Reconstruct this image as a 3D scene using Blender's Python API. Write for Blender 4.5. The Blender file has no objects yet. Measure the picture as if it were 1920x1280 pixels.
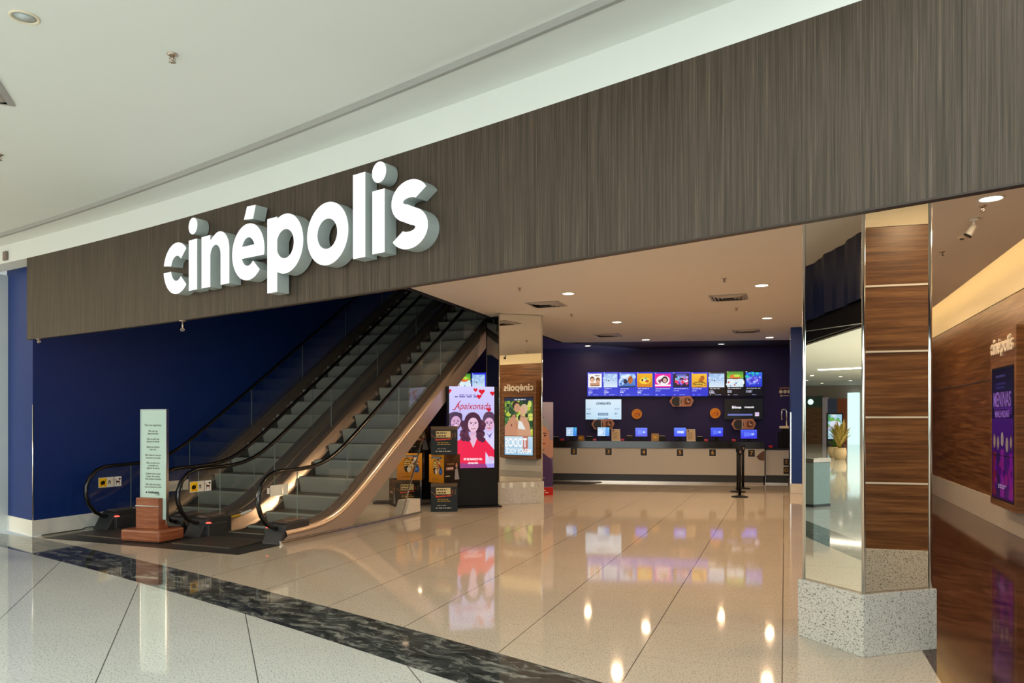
import bpy, bmesh, math, random
import numpy as np
from mathutils import Vector, Matrix
random.seed(7); np.random.seed(7)
S = bpy.context.scene
COL = S.collection
PI = math.pi
# ------------------------------------------------------------------ camera, world, large lights, exposure
cam = bpy.data.cameras.new('camera'); camo = bpy.data.objects.new('camera', cam); COL.objects.link(camo)
camo.location = (0, 0, 1.67); camo.rotation_euler = (PI/2, 0, 0)
cam.sensor_width = 36; cam.lens = 36*1400/1920; cam.shift_y = 148/1920; cam.clip_start = .05; cam.clip_end = 200
S.camera = camo
S.view_settings.view_transform = 'Standard'; S.view_settings.look = 'None'
S.view_settings.exposure = 0.0; S.view_settings.gamma = 1; S.view_settings.use_curve_mapping = False
S.cycles.use_denoising = True
S.cycles.max_bounces = 10; S.cycles.glossy_bounces = 6; S.cycles.transparent_max_bounces = 16; S.cycles.sample_clamp_indirect = 6
W = bpy.data.worlds.new('world'); S.world = W; W.use_nodes = True
bg = W.node_tree.nodes['Background']; bg.inputs[0].default_value = (.86, .95, .93, 1); bg.inputs[1].default_value = .52
def area(name, loc, rot, sx, sy, power, color, shape='RECTANGLE', spread=PI):
    l = bpy.data.lights.new(name, 'AREA'); l.shape = shape; l.size = sx
    if shape in ('RECTANGLE', 'ELLIPSE'): l.size_y = sy
    l.energy = power; l.color = color; l.spread = spread
    o = bpy.data.objects.new(name, l); COL.objects.link(o); o.location = loc; o.rotation_euler = rot
    return o
area('atrium_fill', (-6, -9, 8.5), (math.radians(28), 0, 0), 16, 7, 1300, (.90, .98, .95))  # added daylight fill above and behind the camera, no skylight modelled
area('mall_fill', (-5, .2, 4.1), (0, 0, 0), 18, 6.4, 585, (.89, 1, .95))  # added fill under the mall ceiling, out of view, no fixtures modelled
area('front_fill', (-4, -15, 2.6), (math.radians(90+8), 0, math.radians(-6)), 30, 5, 1500, (.90, .98, .95))  # added upright fill behind the camera, brightens fascia and ceiling
# ------------------------------------------------------------------ frames
def rot2(a): return (math.cos(a), math.sin(a))
O = (-6.88, 10.72)                      # floor corner of the blue wall
TH = math.radians(-20.05)               # lobby axes: x across, y into the lobby
TE = math.radians(-23.5)                # escalator axes
TW = math.radians(-21.5)                # blue side wall
TB = math.radians(-9.5)                 # counter and back wall
TP = math.radians(18)                   # pillars
B0 = (5.93, 19.58)
def fr(o, a, x, y):
    c, s = math.cos(a), math.sin(a); return (o[0]+c*x-s*y, o[1]+s*x+c*y)
def L(t, s): return fr(O, TH, t, s)
def E_(t, s): return fr(O, TE, t, s)
def WL(t, s): return fr(O, TW, t, s)
def BK(p, q): return fr(B0, TB, p, q)
F = 1400.
def fl(x, y, z=0.):
    d = F*(z-1.67)/(788-y); return ((x-960)/F*d, d)
def bk(x, y, q):                         # photo position -> (along, height) on a plane q behind the counter front
    n = (-math.sin(TB), math.cos(TB)); r = (x-960)/F
    d = (q+B0[0]*n[0]+B0[1]*n[1])/(r*n[0]+n[1])
    px, py = r*d-B0[0], d-B0[1]
    return px*math.cos(TB)+py*math.sin(TB), 1.67+(788-y)*d/F
# ------------------------------------------------------------------ materials
def lin(c):
    if isinstance(c, str):
        c = [int(c[i:i+2], 16)/255 for i in (0, 2, 4)]
        return tuple(v/12.92 if v <= .04045 else ((v+.055)/1.055)**2.4 for v in c)
    return tuple(c)
class NT:
    def __init__(s, name):
        s.m = bpy.data.materials.new(name); s.m.use_nodes = True; s.t = s.m.node_tree; s.t.nodes.clear()
        s.out = s.n('ShaderNodeOutputMaterial')
    def n(s, typ, **kw):
        o = s.t.nodes.new(typ)
        for k, v in kw.items(): setattr(o, k, v)
        return o
    def l(s, a, b): s.t.links.new(a, b)
    def val(s, sock, v):
        if hasattr(v, 'is_linked') or hasattr(v, 'links'): s.l(v, sock)
        else: sock.default_value = v
    def math(s, op, a, b=0., c=None):
        o = s.n('ShaderNodeMath', operation=op); s.val(o.inputs[0], a); s.val(o.inputs[1], b)
        if c is not None: s.val(o.inputs[2], c)
        return o.outputs[0]
    def mix(s, f, a, b):
        o = s.n('ShaderNodeMix', data_type='RGBA'); s.val(o.inputs[0], f)
        for i, v in ((6, a), (7, b)): s.val(o.inputs[i], v if not isinstance(v, tuple) else (*v[:3], 1))
        return o.outputs[2]
    def pos(s): return s.n('ShaderNodeNewGeometry').outputs['Position']
    def map(s, v, scale=(1, 1, 1), rz=0., loc=(0, 0, 0)):
        o = s.n('ShaderNodeMapping'); s.l(v, o.inputs[0]); o.inputs[1].default_value = loc
        o.inputs[2].default_value = (0, 0, rz); o.inputs[3].default_value = scale; return o.outputs[0]
    def noise(s, v, scale, detail=3., rough=.5):
        o = s.n('ShaderNodeTexNoise'); s.l(v, o.inputs['Vector']); o.inputs['Scale'].default_value = scale
        o.inputs['Detail'].default_value = detail; o.inputs['Roughness'].default_value = rough; return o.outputs[0]
    def ramp(s, f, stops):
        o = s.n('ShaderNodeValToRGB'); s.l(f, o.inputs[0]); e = o.color_ramp.elements
        while len(e) < len(stops): e.new(.5)
        for el, (p, c) in zip(e, stops): el.position = p; el.color = (*lin(c), 1)
        return o.outputs[0]
    def step(s, f, lo, hi):
        o = s.n('ShaderNodeMapRange'); s.l(f, o.inputs[0]); o.inputs[1].default_value = lo; o.inputs[2].default_value = hi
        return o.outputs[0]
    def bsdf(s, col, rough=.5, metal=0., spec=.5, emit=None, estr=0., bump=None, bstr=.1, bdist=.01):
        b = s.n('ShaderNodeBsdfPrincipled')
        s.val(b.inputs['Base Color'], (*lin(col), 1) if isinstance(col, (str, tuple)) else col)
        s.val(b.inputs['Roughness'], rough); s.val(b.inputs['Metallic'], metal); s.val(b.inputs['Specular IOR Level'], spec)
        if emit is not None:
            s.val(b.inputs['Emission Color'], (*lin(emit), 1) if isinstance(emit, (str, tuple)) else emit); b.inputs['Emission Strength'].default_value = estr
        if bump is not None:
            u = s.n('ShaderNodeBump'); s.l(bump, u.inputs['Height']); u.inputs['Strength'].default_value = bstr; u.inputs['Distance'].default_value = bdist
            s.l(u.outputs[0], b.inputs['Normal'])
        s.l(b.outputs[0], s.out.inputs[0]); return s.m
def plain(name, col, rough=.5, metal=0., spec=.5, var=.06, scale=9., **k):
    t = NT(name); f = t.noise(t.pos(), scale, 3.)
    c = lin(col); return t.bsdf(t.mix(f, tuple(v*(1-var) for v in c), tuple(min(1, v*(1+var)) for v in c)), rough, metal, spec, **k)
def glow(name, col, strength):
    t = NT(name); e = t.n('ShaderNodeEmission'); e.inputs[0].default_value = (*lin(col), 1); e.inputs[1].default_value = strength
    t.l(e.outputs[0], t.out.inputs[0]); return t.m
def granite(name, base, dark, rz, joint=None, rough=.055, spec=.5, speck=1.):
    t = NT(name); P = t.pos()
    big = t.noise(t.map(P, (1, 1, 1)), 1.3, 3)
    col = t.mix(big, tuple(v*.92 for v in lin(base)), tuple(v*1.05 for v in lin(base)))
    m1 = t.noise(t.map(P, (100, 42, 100), rz+.5), 1., 4, .7)
    col = t.mix(t.math('MULTIPLY', t.step(m1, .53, .63), .72*speck), col, lin(dark))
    m2 = t.noise(t.map(P, (150, 150, 150)), 1., 3, .6)
    col = t.mix(t.math('MULTIPLY', t.step(m2, .6, .7), .5*speck), col, tuple(v*.55 for v in lin(dark)))
    if joint:
        ax, off, coff, cst = joint           # joint frame angle, offset along, offset across, strength of cross joints
        q = t.n('ShaderNodeSeparateXYZ'); t.l(t.map(P, rz=-ax), q.inputs[0])
        def line(v, o, w):
            fr_ = t.math('FRACT', t.math('DIVIDE', t.math('SUBTRACT', v, o-9.6), .96))
            return t.math('LESS_THAN', t.math('MINIMUM', fr_, t.math('SUBTRACT', 1., fr_)), w)
        jl = t.math('MAXIMUM', t.math('MULTIPLY', line(q.outputs[0], off, .0042), .85), t.math('MULTIPLY', line(q.outputs[1], coff, .003), cst))
        col = t.mix(jl, col, (.06, .05, .04))
    return t.bsdf(col, rough, 0, spec)
def wood(name, c0, c1, c2, sc=(1.1, 1.1, 26), rough=.35, off=0.):
    t = NT(name); P = t.pos()
    a = t.noise(t.map(P, sc, loc=(off, off, off)), 1., 4, .6)
    b = t.noise(t.map(P, tuple(v*4 for v in sc), loc=(off, 1+off, off)), 1., 3, .6)
    f = t.math('ADD', t.math('MULTIPLY', a, .72), t.math('MULTIPLY', b, .28))
    return t.bsdf(t.ramp(f, [(.36, c0), (.5, c1), (.64, c2)]), rough, bump=b, bstr=.05, bdist=.002)
def glass(name, tint=(.985, .99, .985), refl=.9):
    t = NT(name); tr = t.n('ShaderNodeBsdfTransparent'); tr.inputs[0].default_value = (*tint, 1)
    g = t.n('ShaderNodeBsdfGlossy'); g.inputs['Roughness'].default_value = .01; g.inputs[0].default_value = (1, 1, 1, 1)
    ge = t.n('ShaderNodeNewGeometry'); dt = t.n('ShaderNodeVectorMath', operation='DOT_PRODUCT'); t.l(ge.outputs['Normal'], dt.inputs[0]); t.l(ge.outputs['Incoming'], dt.inputs[1])
    fr_ = t.math('MULTIPLY_ADD', t.math('POWER', t.math('SUBTRACT', 1., t.math('ABSOLUTE', dt.outputs['Value'])), 5.), .96, .04)
    mx = t.n('ShaderNodeMixShader'); t.l(t.math('MULTIPLY', fr_, refl), mx.inputs[0]); t.l(tr.outputs[0], mx.inputs[1]); t.l(g.outputs[0], mx.inputs[2])
    t.l(mx.outputs[0], t.out.inputs[0]); return t.m
def pic_mat(name, strength):
    t = NT(name); a = t.n('ShaderNodeAttribute'); a.attribute_name = 'Col'
    if strength: return t.bsdf((.01, .01, .012), .15, emit=a.outputs[0], estr=strength)
    return t.bsdf(a.outputs[0], .45, spec=.2)
M = {}
M['white'] = plain('white_paint', (.80, .82, .79), .75, var=.02, scale=2.)
M['ceil'] = plain('ceiling_paint', (.82, .85, .82), .8, var=.015, scale=1.2)
M['ceil_in'] = plain('lobby_ceiling_paint', (.82, .78, .73), .8, var=.02, scale=1.2)
M['ceil_dark'] = plain('dark_ceiling_paint', (.035, .03, .05), .6)
M['blue'] = plain('blue_paint', (.003, .030, .195), .42, spec=.35, var=.12, scale=.9)
M['blue2'] = plain('indigo_paint', (.030, .022, .125), .45, spec=.3, var=.12, scale=.9)
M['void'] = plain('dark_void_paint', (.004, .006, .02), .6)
M['tarp'] = plain('navy_tarp', (.004, .010, .06), .4)
M['black'] = plain('black_plastic', (.009, .009, .010), .4, spec=.15)
M['char'] = plain('charcoal_plastic', (.03, .03, .033), .45)
M['rubber'] = plain('black_rubber', (.008, .007, .007), .16, spec=.7)
M['steel'] = plain('brushed_steel', (.56, .46, .38), .22, .85, var=.1, scale=3.)
M['steel_cl'] = plain('satin_steel_cladding', (.50, .41, .35), .4, .6, var=.05, scale=2.)
M['chrome'] = plain('bright_steel', (.82, .82, .80), .14, 1., var=.03)
M['mirror'] = plain('mirror_glass', (.86, .89, .87), .004, 1., var=.0)
M['mirror2'] = plain('mirror_glass_warm', (.86, .86, .82), .004, 1., var=.0)
M['glass'] = glass('clear_glass'); M['glass2'] = glass('side_panel_glass', (.965, .97, .95), 1.)
M['gran_out'] = granite('pale_granite_tiles', (.66, .68, .66), (.28, .28, .27), .3, (math.radians(22.1), .292, .84, .12), speck=1.25)
M['gran_in'] = granite('lobby_granite_tiles', (.61, .535, .445), (.30, .27, .23), -.2, (TH, -.014, .48, .22), speck=1.35)
M['gran_base'] = granite('speckled_granite_base', (.60, .58, .53), (.13, .12, .11), .9, None, .12, .4, 1.55)
M['gran_wall'] = granite('granite_skirting', (.66, .62, .56), (.36, .31, .26), .9, None, .25, .4, .7)
M['gran_bin'] = granite('green_grey_stone', (.27, .36, .34), (.17, .22, .21), .9, None, .25, .4, 1.)
def darkmarble(name, c0, c1, c2, rough=.05, sc=(2.2, 9, 4), rz=.66, spec=.5):
    t = NT(name); P = t.map(t.pos(), rz=rz)
    w = t.noise(P, 2.2, 3)
    vv = t.n('ShaderNodeVectorMath', operation='MULTIPLY_ADD'); t.l(w, vv.inputs[0]); vv.inputs[1].default_value = (.55, .55, .55); t.l(P, vv.inputs[2])
    a = t.noise(t.map(vv.outputs[0], sc), 1.6, 6, .68)
    return t.bsdf(t.ramp(a, [(.36, c0), (.5, c1), (.72, c2)]), rough, 0, spec)
M['strip'] = darkmarble('dark_veined_granite', (.018, .019, .019), (.055, .06, .06), (.36, .37, .34))
M['brown'] = darkmarble('brown_polished_granite', (.022, .010, .007), (.060, .026, .016), (.12, .06, .04), .07, (1.2, 4, 3), 1.2)
M['plate'] = plain('charcoal_floor_plate', (.028, .027, .027), .42, var=.2, scale=30.)
M['wood'] = wood('walnut_panel', (.066, .025, .008), (.145, .060, .021), (.25, .125, .05), (1.0, 1.0, 22))
M['wood_cab'] = wood('walnut_cabinet', (.08, .032, .012), (.17, .075, .028), (.28, .14, .06), (1.0, 1.0, 24), off=3.)
M['cherry'] = wood('cherry_wood', (.20, .055, .024), (.29, .085, .036), (.37, .13, .06), (2.5, 2.5, 30), .4, 5.)
M['joint'] = plain('glass_edge_grey', (.16, .20, .18), .2)
M['strip_lit'] = plain('lit_steel_strip', (.85, .84, .80), .3, .3, var=.02)  # paler copy of the steel strips, caught light put into the colour
M['cream'] = plain('cream_paint', (.84, .74, .56), .8, var=.03)
M['step'] = plain('step_riser_metal', (.27, .275, .235), .5, .15, var=.08, scale=14.)
M['tread'] = plain('step_tread_metal', (.115, .10, .085), .4, .6, var=.2, scale=40.)
M['lamp'] = glow('lamp_diffuser', (1, .86, .68), 14.)
M['sign'] = glow('sign_face', (1, 1, 1), 1.25)
M['signside'] = plain('sign_return_metal', (.50, .56, .55), .4, .15, var=.03)
M['letter'] = plain('white_acrylic', (.85, .80, .72), .4)
M['panel'] = plain('beige_laminate', (.56, .52, .46), .4, var=.02)
M['ctop'] = plain('black_granite', (.014, .013, .013), .12, spec=.6, var=.3, scale=60.)
M['yellow'] = plain('yellow_sticker', (.75, .47, .02), .4); M['white_st'] = plain('white_sticker', (.72, .74, .70), .4)
M['ink'] = plain('black_ink', (.01, .01, .01), .5); M['red'] = plain('red_plastic', (.5, .015, .02), .35)
M['redlamp'] = glow('red_indicator', (1, .10, .07), 2.2)
M['amber'] = plain('amber_digit', (.75, .38, .06), .5)
M['orange'] = plain('orange_enamel', (.95, .36, .04), .35); M['brownst'] = plain('brown_vinyl', (.13, .055, .025), .5)
M['paper'] = plain('paper_sheet', (.75, .66, .52), .6, var=.02); M['text'] = plain('grey_text', (.16, .18, .15), .6)
M['scr'] = {k: pic_mat('screen_image_%s' % n, k) for k, n in ((1.0, 'soft'), (1.5, 'bright'), (.38, 'dim'))}
M['print'] = pic_mat('printed_card', 0)
M['leaf'] = plain('leaf_green', (.05, .11, .02), .5, var=.4, scale=20.); M['leafy'] = plain('leaf_yellow', (.36, .26, .05), .5, var=.4, scale=20.)
M['pot'] = plain('clay_pot', (.50, .36, .20), .6)
# fascia laminate: fine vertical streaks, panel seams every 2.18 m
t = NT('zebrano_laminate'); uvn = t.n('ShaderNodeUVMap').outputs[0]
a = t.noise(t.map(uvn, (62, .9, 1)), 1., 5, .7); b = t.noise(t.map(uvn, (190, 1.6, 1), loc=(3, 0, 0)), 1., 3, .6); c = t.noise(t.map(uvn, (5, .3, 1)), 1., 2)
f = t.math('ADD', t.math('MULTIPLY', a, .55), t.math('ADD', t.math('MULTIPLY', b, .33), t.math('MULTIPLY', c, .12)))
colr = t.ramp(f, [(.34, (.026, .018, .012)), (.47, (.060, .043, .030)), (.57, (.096, .069, .050)), (.69, (.22, .16, .105))])
sx = t.n('ShaderNodeSeparateXYZ'); t.l(uvn, sx.inputs[0]); sm = t.math('FRACT', t.math('DIVIDE', t.math('SUBTRACT', sx.outputs[0], .02), 2.18))
colr = t.mix(t.math('MULTIPLY', t.math('LESS_THAN', sm, .003), .7), colr, (.01, .008, .006))
M['fascia'] = t.bsdf(colr, .5, spec=.28, bump=b, bstr=.04, bdist=.002)
# ------------------------------------------------------------------ mesh building
class MB:
    def __init__(s): s.v = []; s.f = []; s.mi = []; s.sm = []; s.uv = None
    def add(s, vs, fs, mi=0, sm=False):
        k = len(s.v); s.v += [tuple(v) for v in vs]
        for f in fs: s.f.append([i+k for i in f]); s.mi.append(mi); s.sm.append(sm)
        return s
    def box(s, x0, x1, y0, y1, z0, z1, mi=0):
        return s.add([(x0, y0, z0), (x1, y0, z0), (x1, y1, z0), (x0, y1, z0), (x0, y0, z1), (x1, y0, z1), (x1, y1, z1), (x0, y1, z1)],
                     [(0, 3, 2, 1), (4, 5, 6, 7), (0, 1, 5, 4), (1, 2, 6, 5), (2, 3, 7, 6), (3, 0, 4, 7)], mi)
    def prism(s, pts, z0, z1, mi=0, axis='z'):
        f = {'z': lambda a, b, c: (a, b, c), 'x': lambda a, b, c: (c, a, b), 'y': lambda a, b, c: (a, c, b)}[axis]
        n = len(pts); ar = sum(pts[i][0]*pts[(i+1) % n][1]-pts[(i+1) % n][0]*pts[i][1] for i in range(n))
        if (ar < 0) != (axis == 'y'): pts = pts[::-1]
        vs = [f(a, b, z0) for a, b in pts]+[f(a, b, z1) for a, b in pts]
        fs = [tuple(range(n-1, -1, -1)), tuple(range(n, 2*n))]+[(i, (i+1) % n, n+(i+1) % n, n+i) for i in range(n)]
        return s.add(vs, fs, mi)
    def poly(s, pts, mi=0): return s.add(pts, [tuple(range(len(pts)))], mi)
    def tube(s, path, r, n=10, mi=0, flat=None, caps=True):
        path = [Vector(p) for p in path]; rs = r if isinstance(r, (list, tuple)) else [r]*len(path)
        k = len(s.v); up = None
        for i, p in enumerate(path):
            d = (path[min(i+1, len(path)-1)]-path[max(i-1, 0)]).normalized()
            if up is None: up = Vector((1, 0, 0)) if abs(d.x) < .8 else Vector((0, 0, 1))
            a = (up-d*up.dot(d)).normalized(); b = d.cross(a); up = a
            fx, fy = flat or (1, 1)
            for j in range(n):
                t = 2*PI*j/n; s.v.append(tuple(p+a*math.cos(t)*rs[i]*fx+b*math.sin(t)*rs[i]*fy))
        for i in range(len(path)-1):
            for j in range(n):
                s.f.append([k+i*n+j, k+i*n+(j+1) % n, k+(i+1)*n+(j+1) % n, k+(i+1)*n+j]); s.mi.append(mi); s.sm.append(True)
        if caps:
            s.f.append([k+j for j in range(n-1, -1, -1)]); s.f.append([k+(len(path)-1)*n+j for j in range(n)]); s.mi += [mi, mi]; s.sm += [False, False]
        return s
    def lathe(s, prof, c=(0, 0, 0), n=24, mi=0, axis='z', sm=True):
        k = len(s.v)
        for r, z in prof:
            for j in range(n):
                t = 2*PI*j/n; x, y = r*math.cos(t), r*math.sin(t)
                s.v.append((c[0]+x, c[1]+y, c[2]+z) if axis == 'z' else (c[0]+x, c[1]-z, c[2]+y))
        for i in range(len(prof)-1):
            for j in range(n): s.f.append([k+i*n+j, k+i*n+(j+1) % n, k+(i+1)*n+(j+1) % n, k+(i+1)*n+j]); s.mi.append(mi); s.sm.append(sm)
        s.f.append([k+j for j in range(n-1, -1, -1)]); s.f.append([k+(len(prof)-1)*n+j for j in range(n)]); s.mi += [mi, mi]; s.sm += [False, False]
        return s
    def cyl(s, p0, p1, r, n=16, mi=0): return s.tube([p0, p1], r, n, mi)
    def build(s, name, mats, parent=None, bevel=0., loc=None, rz=None, fix=False):
        me = bpy.data.meshes.new(name); me.from_pydata(s.v, [], s.f)
        mats = mats if isinstance(mats, (list, tuple)) else [mats]
        for m in mats: me.materials.append(m)
        me.polygons.foreach_set('material_index', s.mi); me.polygons.foreach_set('use_smooth', s.sm)
        if fix:
            bm = bmesh.new(); bm.from_mesh(me); bmesh.ops.recalc_face_normals(bm, faces=bm.faces[:]); bm.to_mesh(me); bm.free()
        me.update()
        o = bpy.data.objects.new(name, me); COL.objects.link(o)
        if parent: o.parent = parent
        if loc: o.location = loc
        if rz is not None: o.rotation_euler = (0, 0, rz)
        if bevel:
            b = o.modifiers.new('bevel', 'BEVEL'); b.width = bevel; b.segments = 2; b.limit_method = 'ANGLE'; b.angle_limit = math.radians(40)
        return o
def thing(name, label, cat, loc=(0, 0, 0), rz=0., group=None):
    o = bpy.data.objects.new(name, None); COL.objects.link(o); o.empty_display_size = .1
    o.location = loc; o.rotation_euler = (0, 0, rz); o['label'] = label; o['category'] = cat
    if group: o['group'] = group
    return o
def tag(o, label, cat, group=None):
    o['label'] = label; o['category'] = cat
    if group: o['group'] = group
    return o
def struct(o): o['kind'] = 'structure'; return o
def dup(root, loc, rz, label, group=None):
    r = root.copy(); COL.objects.link(r); r.location = loc; r.rotation_euler = (0, 0, rz); r['label'] = label
    if group: r['group'] = group
    for ch in list(root.children):
        c = ch.copy(); COL.objects.link(c); c.parent = r
        for g in ch.children:
            d = g.copy(); COL.objects.link(d); d.parent = c
    return r
def text(name, body, size, mat, parent, loc, align='CENTER', shear=0., bold=0., depth=0., ls=1., flat=False, sx=1., part=True):
    cu = bpy.data.curves.new('tmp', 'FONT'); cu.body = body; cu.size = size; cu.align_x = align; cu.align_y = 'CENTER'; cu.shear = shear
    cu.offset = bold; cu.extrude = depth; cu.space_line = ls; cu.resolution_u = 3
    to = bpy.data.objects.new('tmp', cu); COL.objects.link(to); bpy.context.view_layer.update()
    me = bpy.data.meshes.new_from_object(to.evaluated_get(bpy.context.evaluated_depsgraph_get()))
    bpy.data.objects.remove(to); bpy.data.curves.remove(cu)
    me.name = name; me.transform(Matrix.Diagonal((sx, 1, 1, 1)))
    if not flat: me.transform(Matrix.Rotation(PI/2, 4, 'X'))
    me.materials.clear(); me.materials.append(mat)
    o = bpy.data.objects.new(name, me); COL.objects.link(o); o.parent = parent; o.location = loc; return o
# ------------------------------------------------------------------ pictures: a fine grid with a colour per cell
class Pic:
    def __init__(s, w, h, nx, nz, bgc='101018'):
        s.w, s.h, s.nx, s.nz = w, h, nx, nz
        s.X, s.Z = np.meshgrid((np.arange(nx)+.5)/nx, (np.arange(nz)+.5)/nz)   # 0..1, z up
        s.A = np.zeros((nz, nx, 3)); s.A[:] = lin(bgc)
    def put(s, m, c): s.A[m] = lin(c); return s
    def grad(s, c0, c1, x0=0, z0=0, x1=1, z1=1):
        m = (s.X >= x0) & (s.X < x1) & (s.Z >= z0) & (s.Z < z1); f = ((s.Z-z0)/(z1-z0))[m][:, None]
        s.A[m] = np.array(lin(c0))*(1-f)+np.array(lin(c1))*f; return s
    def rect(s, x0, z0, x1, z1, c): return s.put((s.X >= x0) & (s.X < x1) & (s.Z >= z0) & (s.Z < z1), c)
    def ell(s, cx, cz, rx, rz, c, a=0.):
        dx, dz = s.X-cx, s.Z-cz; k = s.h/s.w; ca, sa = math.cos(a), math.sin(a)
        u, v = dx*ca+dz*k*sa, (-dx*sa+dz*k*ca)/k
        return s.put((u/rx)**2+(v/rz)**2 < 1, c)
    def poly(s, pts, c):
        m = np.zeros(s.X.shape, bool); n = len(pts)
        for i in range(n):
            (x0, z0), (x1, z1) = pts[i], pts[(i+1) % n]
            if z0 == z1: continue
            m ^= ((z0 > s.Z) != (z1 > s.Z)) & (s.X < (x1-x0)*(s.Z-z0)/(z1-z0)+x0)
        return s.put(m, c)
    def line(s, pts, w, c):
        k = s.h/s.w
        for (x0, z0), (x1, z1) in zip(pts, pts[1:]):
            dx, dz = x1-x0, (z1-z0)*k; L2 = dx*dx+dz*dz+1e-9
            t = np.clip(((s.X-x0)*dx+(s.Z-z0)*k*dz)/L2, 0, 1)
            s.put((s.X-x0-t*dx)**2+((s.Z-z0)*k-t*dz)**2 < w*w/4, c)
        return s
    def heart(s, cx, cz, r, c):
        k = s.w/s.h
        s.ell(cx-r*.5, cz, r*.55, r*.55*k, c); s.ell(cx+r*.5, cz, r*.55, r*.55*k, c)
        return s.poly([(cx-r*1.0, cz-r*.15*k), (cx+r*1.0, cz-r*.15*k), (cx, cz-r*1.35*k)], c)
    def dashes(s, x0, z0, x1, z1, rows, c, seed=0):
        rg = np.random.RandomState(seed)
        for i in range(rows):
            zb = z1-(i+.8)*(z1-z0)/rows; x = x0; end = x0+(x1-x0)*(.55+.45*rg.rand())
            while x < end:
                wd = (x1-x0)*(.08+.16*rg.rand()); s.rect(x, zb, min(x+wd, end), zb+(z1-z0)/rows*.55, c); x += wd+(x1-x0)*.045
        return s
    def blobs(s, x0, z0, x1, z1, n, cols, r=.06, seed=0):
        rg = np.random.RandomState(seed)
        for i in range(n):
            s2 = r*(.4+.8*rg.rand()); s.ell(x0+(x1-x0)*rg.rand(), z0+(z1-z0)*rg.rand(), s2, s2*s.w/s.h, cols[rg.randint(len(cols))], rg.rand()*3)
        return s
    def face(s, cx, cz, r, skin, hair, smile=True, beard=None):
        k = s.w/s.h
        s.ell(cx, cz, r*.78, r*1.05*k, skin)
        if beard: s.ell(cx, cz-r*.55*k, r*.62, r*.5*k, beard); s.ell(cx, cz-r*.4*k, r*.45, r*.3*k, skin)
        for e in (-1, 1):
            s.ell(cx+e*r*.32, cz+r*.18*k, r*.13, r*.08*k, hair); s.line([(cx+e*r*.15, cz+r*.38*k), (cx+e*r*.5, cz+r*.36*k)], r*.08, hair)
        s.line([(cx, cz+r*.1*k), (cx+r*.06, cz-r*.2*k)], r*.07, hair)
        if smile: s.ell(cx, cz-r*.5*k, r*.32, r*.14*k, 'a03040'); s.ell(cx, cz-r*.45*k, r*.27, r*.07*k, 'f6f2f4')
        return s
    def build(s, name, mat, parent, loc=(0, 0, 0), rz=None):
        nx, nz = s.nx, s.nz; xs = np.linspace(-s.w/2, s.w/2, nx+1); zs = np.linspace(0, s.h, nz+1)
        X, Z = np.meshgrid(xs, zs); vs = np.stack([X.ravel(), np.zeros(X.size), Z.ravel()], 1)
        i = (np.arange(nz)[:, None]*(nx+1)+np.arange(nx)[None]).ravel()
        fs = np.stack([i, i+1, i+nx+2, i+nx+1], 1)
        me = bpy.data.meshes.new(name); me.from_pydata(vs.tolist(), [], fs.tolist()); me.materials.append(mat)
        ca = me.color_attributes.new('Col', 'FLOAT_COLOR', 'CORNER')
        c = np.ones((nz*nx, 4, 4), np.float32); c[:, :, :3] = s.A.reshape(-1, 1, 3); ca.data.foreach_set('color', c.ravel())
        o = bpy.data.objects.new(name, me); COL.objects.link(o); o.parent = parent; o.location = loc
        if rz is not None: o.rotation_euler = (0, 0, rz)
        return o
# ------------------------------------------------------------------ the setting
CF = (-0.0132, -0.8016, 5.4233); CI = (-.0135, -.8823, 5.2734); CO = (-.0146, -.9014, 4.4479); CL = (-.01254, -.8309, 4.8658)
def cy(c, x):
    x1 = max(x, -10.)
    return c[0]*x1*x1+c[1]*x1+c[2]+(x-x1)*(2*c[0]*x1+c[1])
def cn(c, x, off):
    x1 = max(x, -10.); m = 2*c[0]*x1+c[1]; k = math.hypot(1, m); return (x+m/k*off, cy(c, x)-off/k)
def ribbon(name, mat, c, x0, x1, o0, o1, z0, z1, n=48, wav=None, parent=None):
    xs = [x0+(x1-x0)*i/n for i in range(n+1)]
    vs = []; uv = []; arc = 0; prev = None
    for i, x in enumerate(xs):
        a = cn(c, x, o1); b = cn(c, x, o0)
        if prev: arc += math.hypot(a[0]-prev[0], a[1]-prev[1])
        prev = a; wv = wav(arc) if wav else 0
        for (px, py), z in ((a, z0), (a, z1), (b, z1), (b, z0)):
            vs.append((px+wv*.59, py+wv*.8, z)); uv.append((arc, z))
    fs = []
    for i in range(n):
        for j in range(4): fs.append((4*i+j, 4*i+4+j, 4*i+4+(j+1) % 4, 4*i+(j+1) % 4))
    fs += [(0, 1, 2, 3), (4*n+3, 4*n+2, 4*n+1, 4*n)]
    mb = MB().add(vs, fs, 0); o = mb.build(name, mat, parent, fix=True)
    ul = o.data.uv_layers.new(name='UVMap')
    for lp in o.data.loops: ul.data[lp.index].uv = uv[lp.vertex_index]
    return o
def flat(name, mat, pts, z, th=0., up=True):
    if th: return struct(MB().prism(pts, z, z+th).build(name, mat))
    n = len(pts); ar = sum(pts[i][0]*pts[(i+1) % n][1]-pts[(i+1) % n][0]*pts[i][1] for i in range(n))
    if (ar > 0) != up: pts = pts[::-1]
    return struct(MB().poly([(*p, z) for p in pts]).build(name, mat))
def rng(a, b, n): return [a+(b-a)*i/n for i in range(n+1)]
inner = [(x, cy(CI, x)) for x in rng(-6.86, 3.2, 40)]; outer = [(x, cy(CO, x)) for x in rng(-9.2, 6.5, 50)]
innerL = [(-9.9, cy(CO, -9.2)+.9)]+[(-6.86, cy(CI, -6.86))]
flat('floor', M['gran_out'], [(-52, -14), (12, -14), (12, cy(CO, 6.5))]+outer[::-1]+[(-52, 40)], 0)
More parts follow.
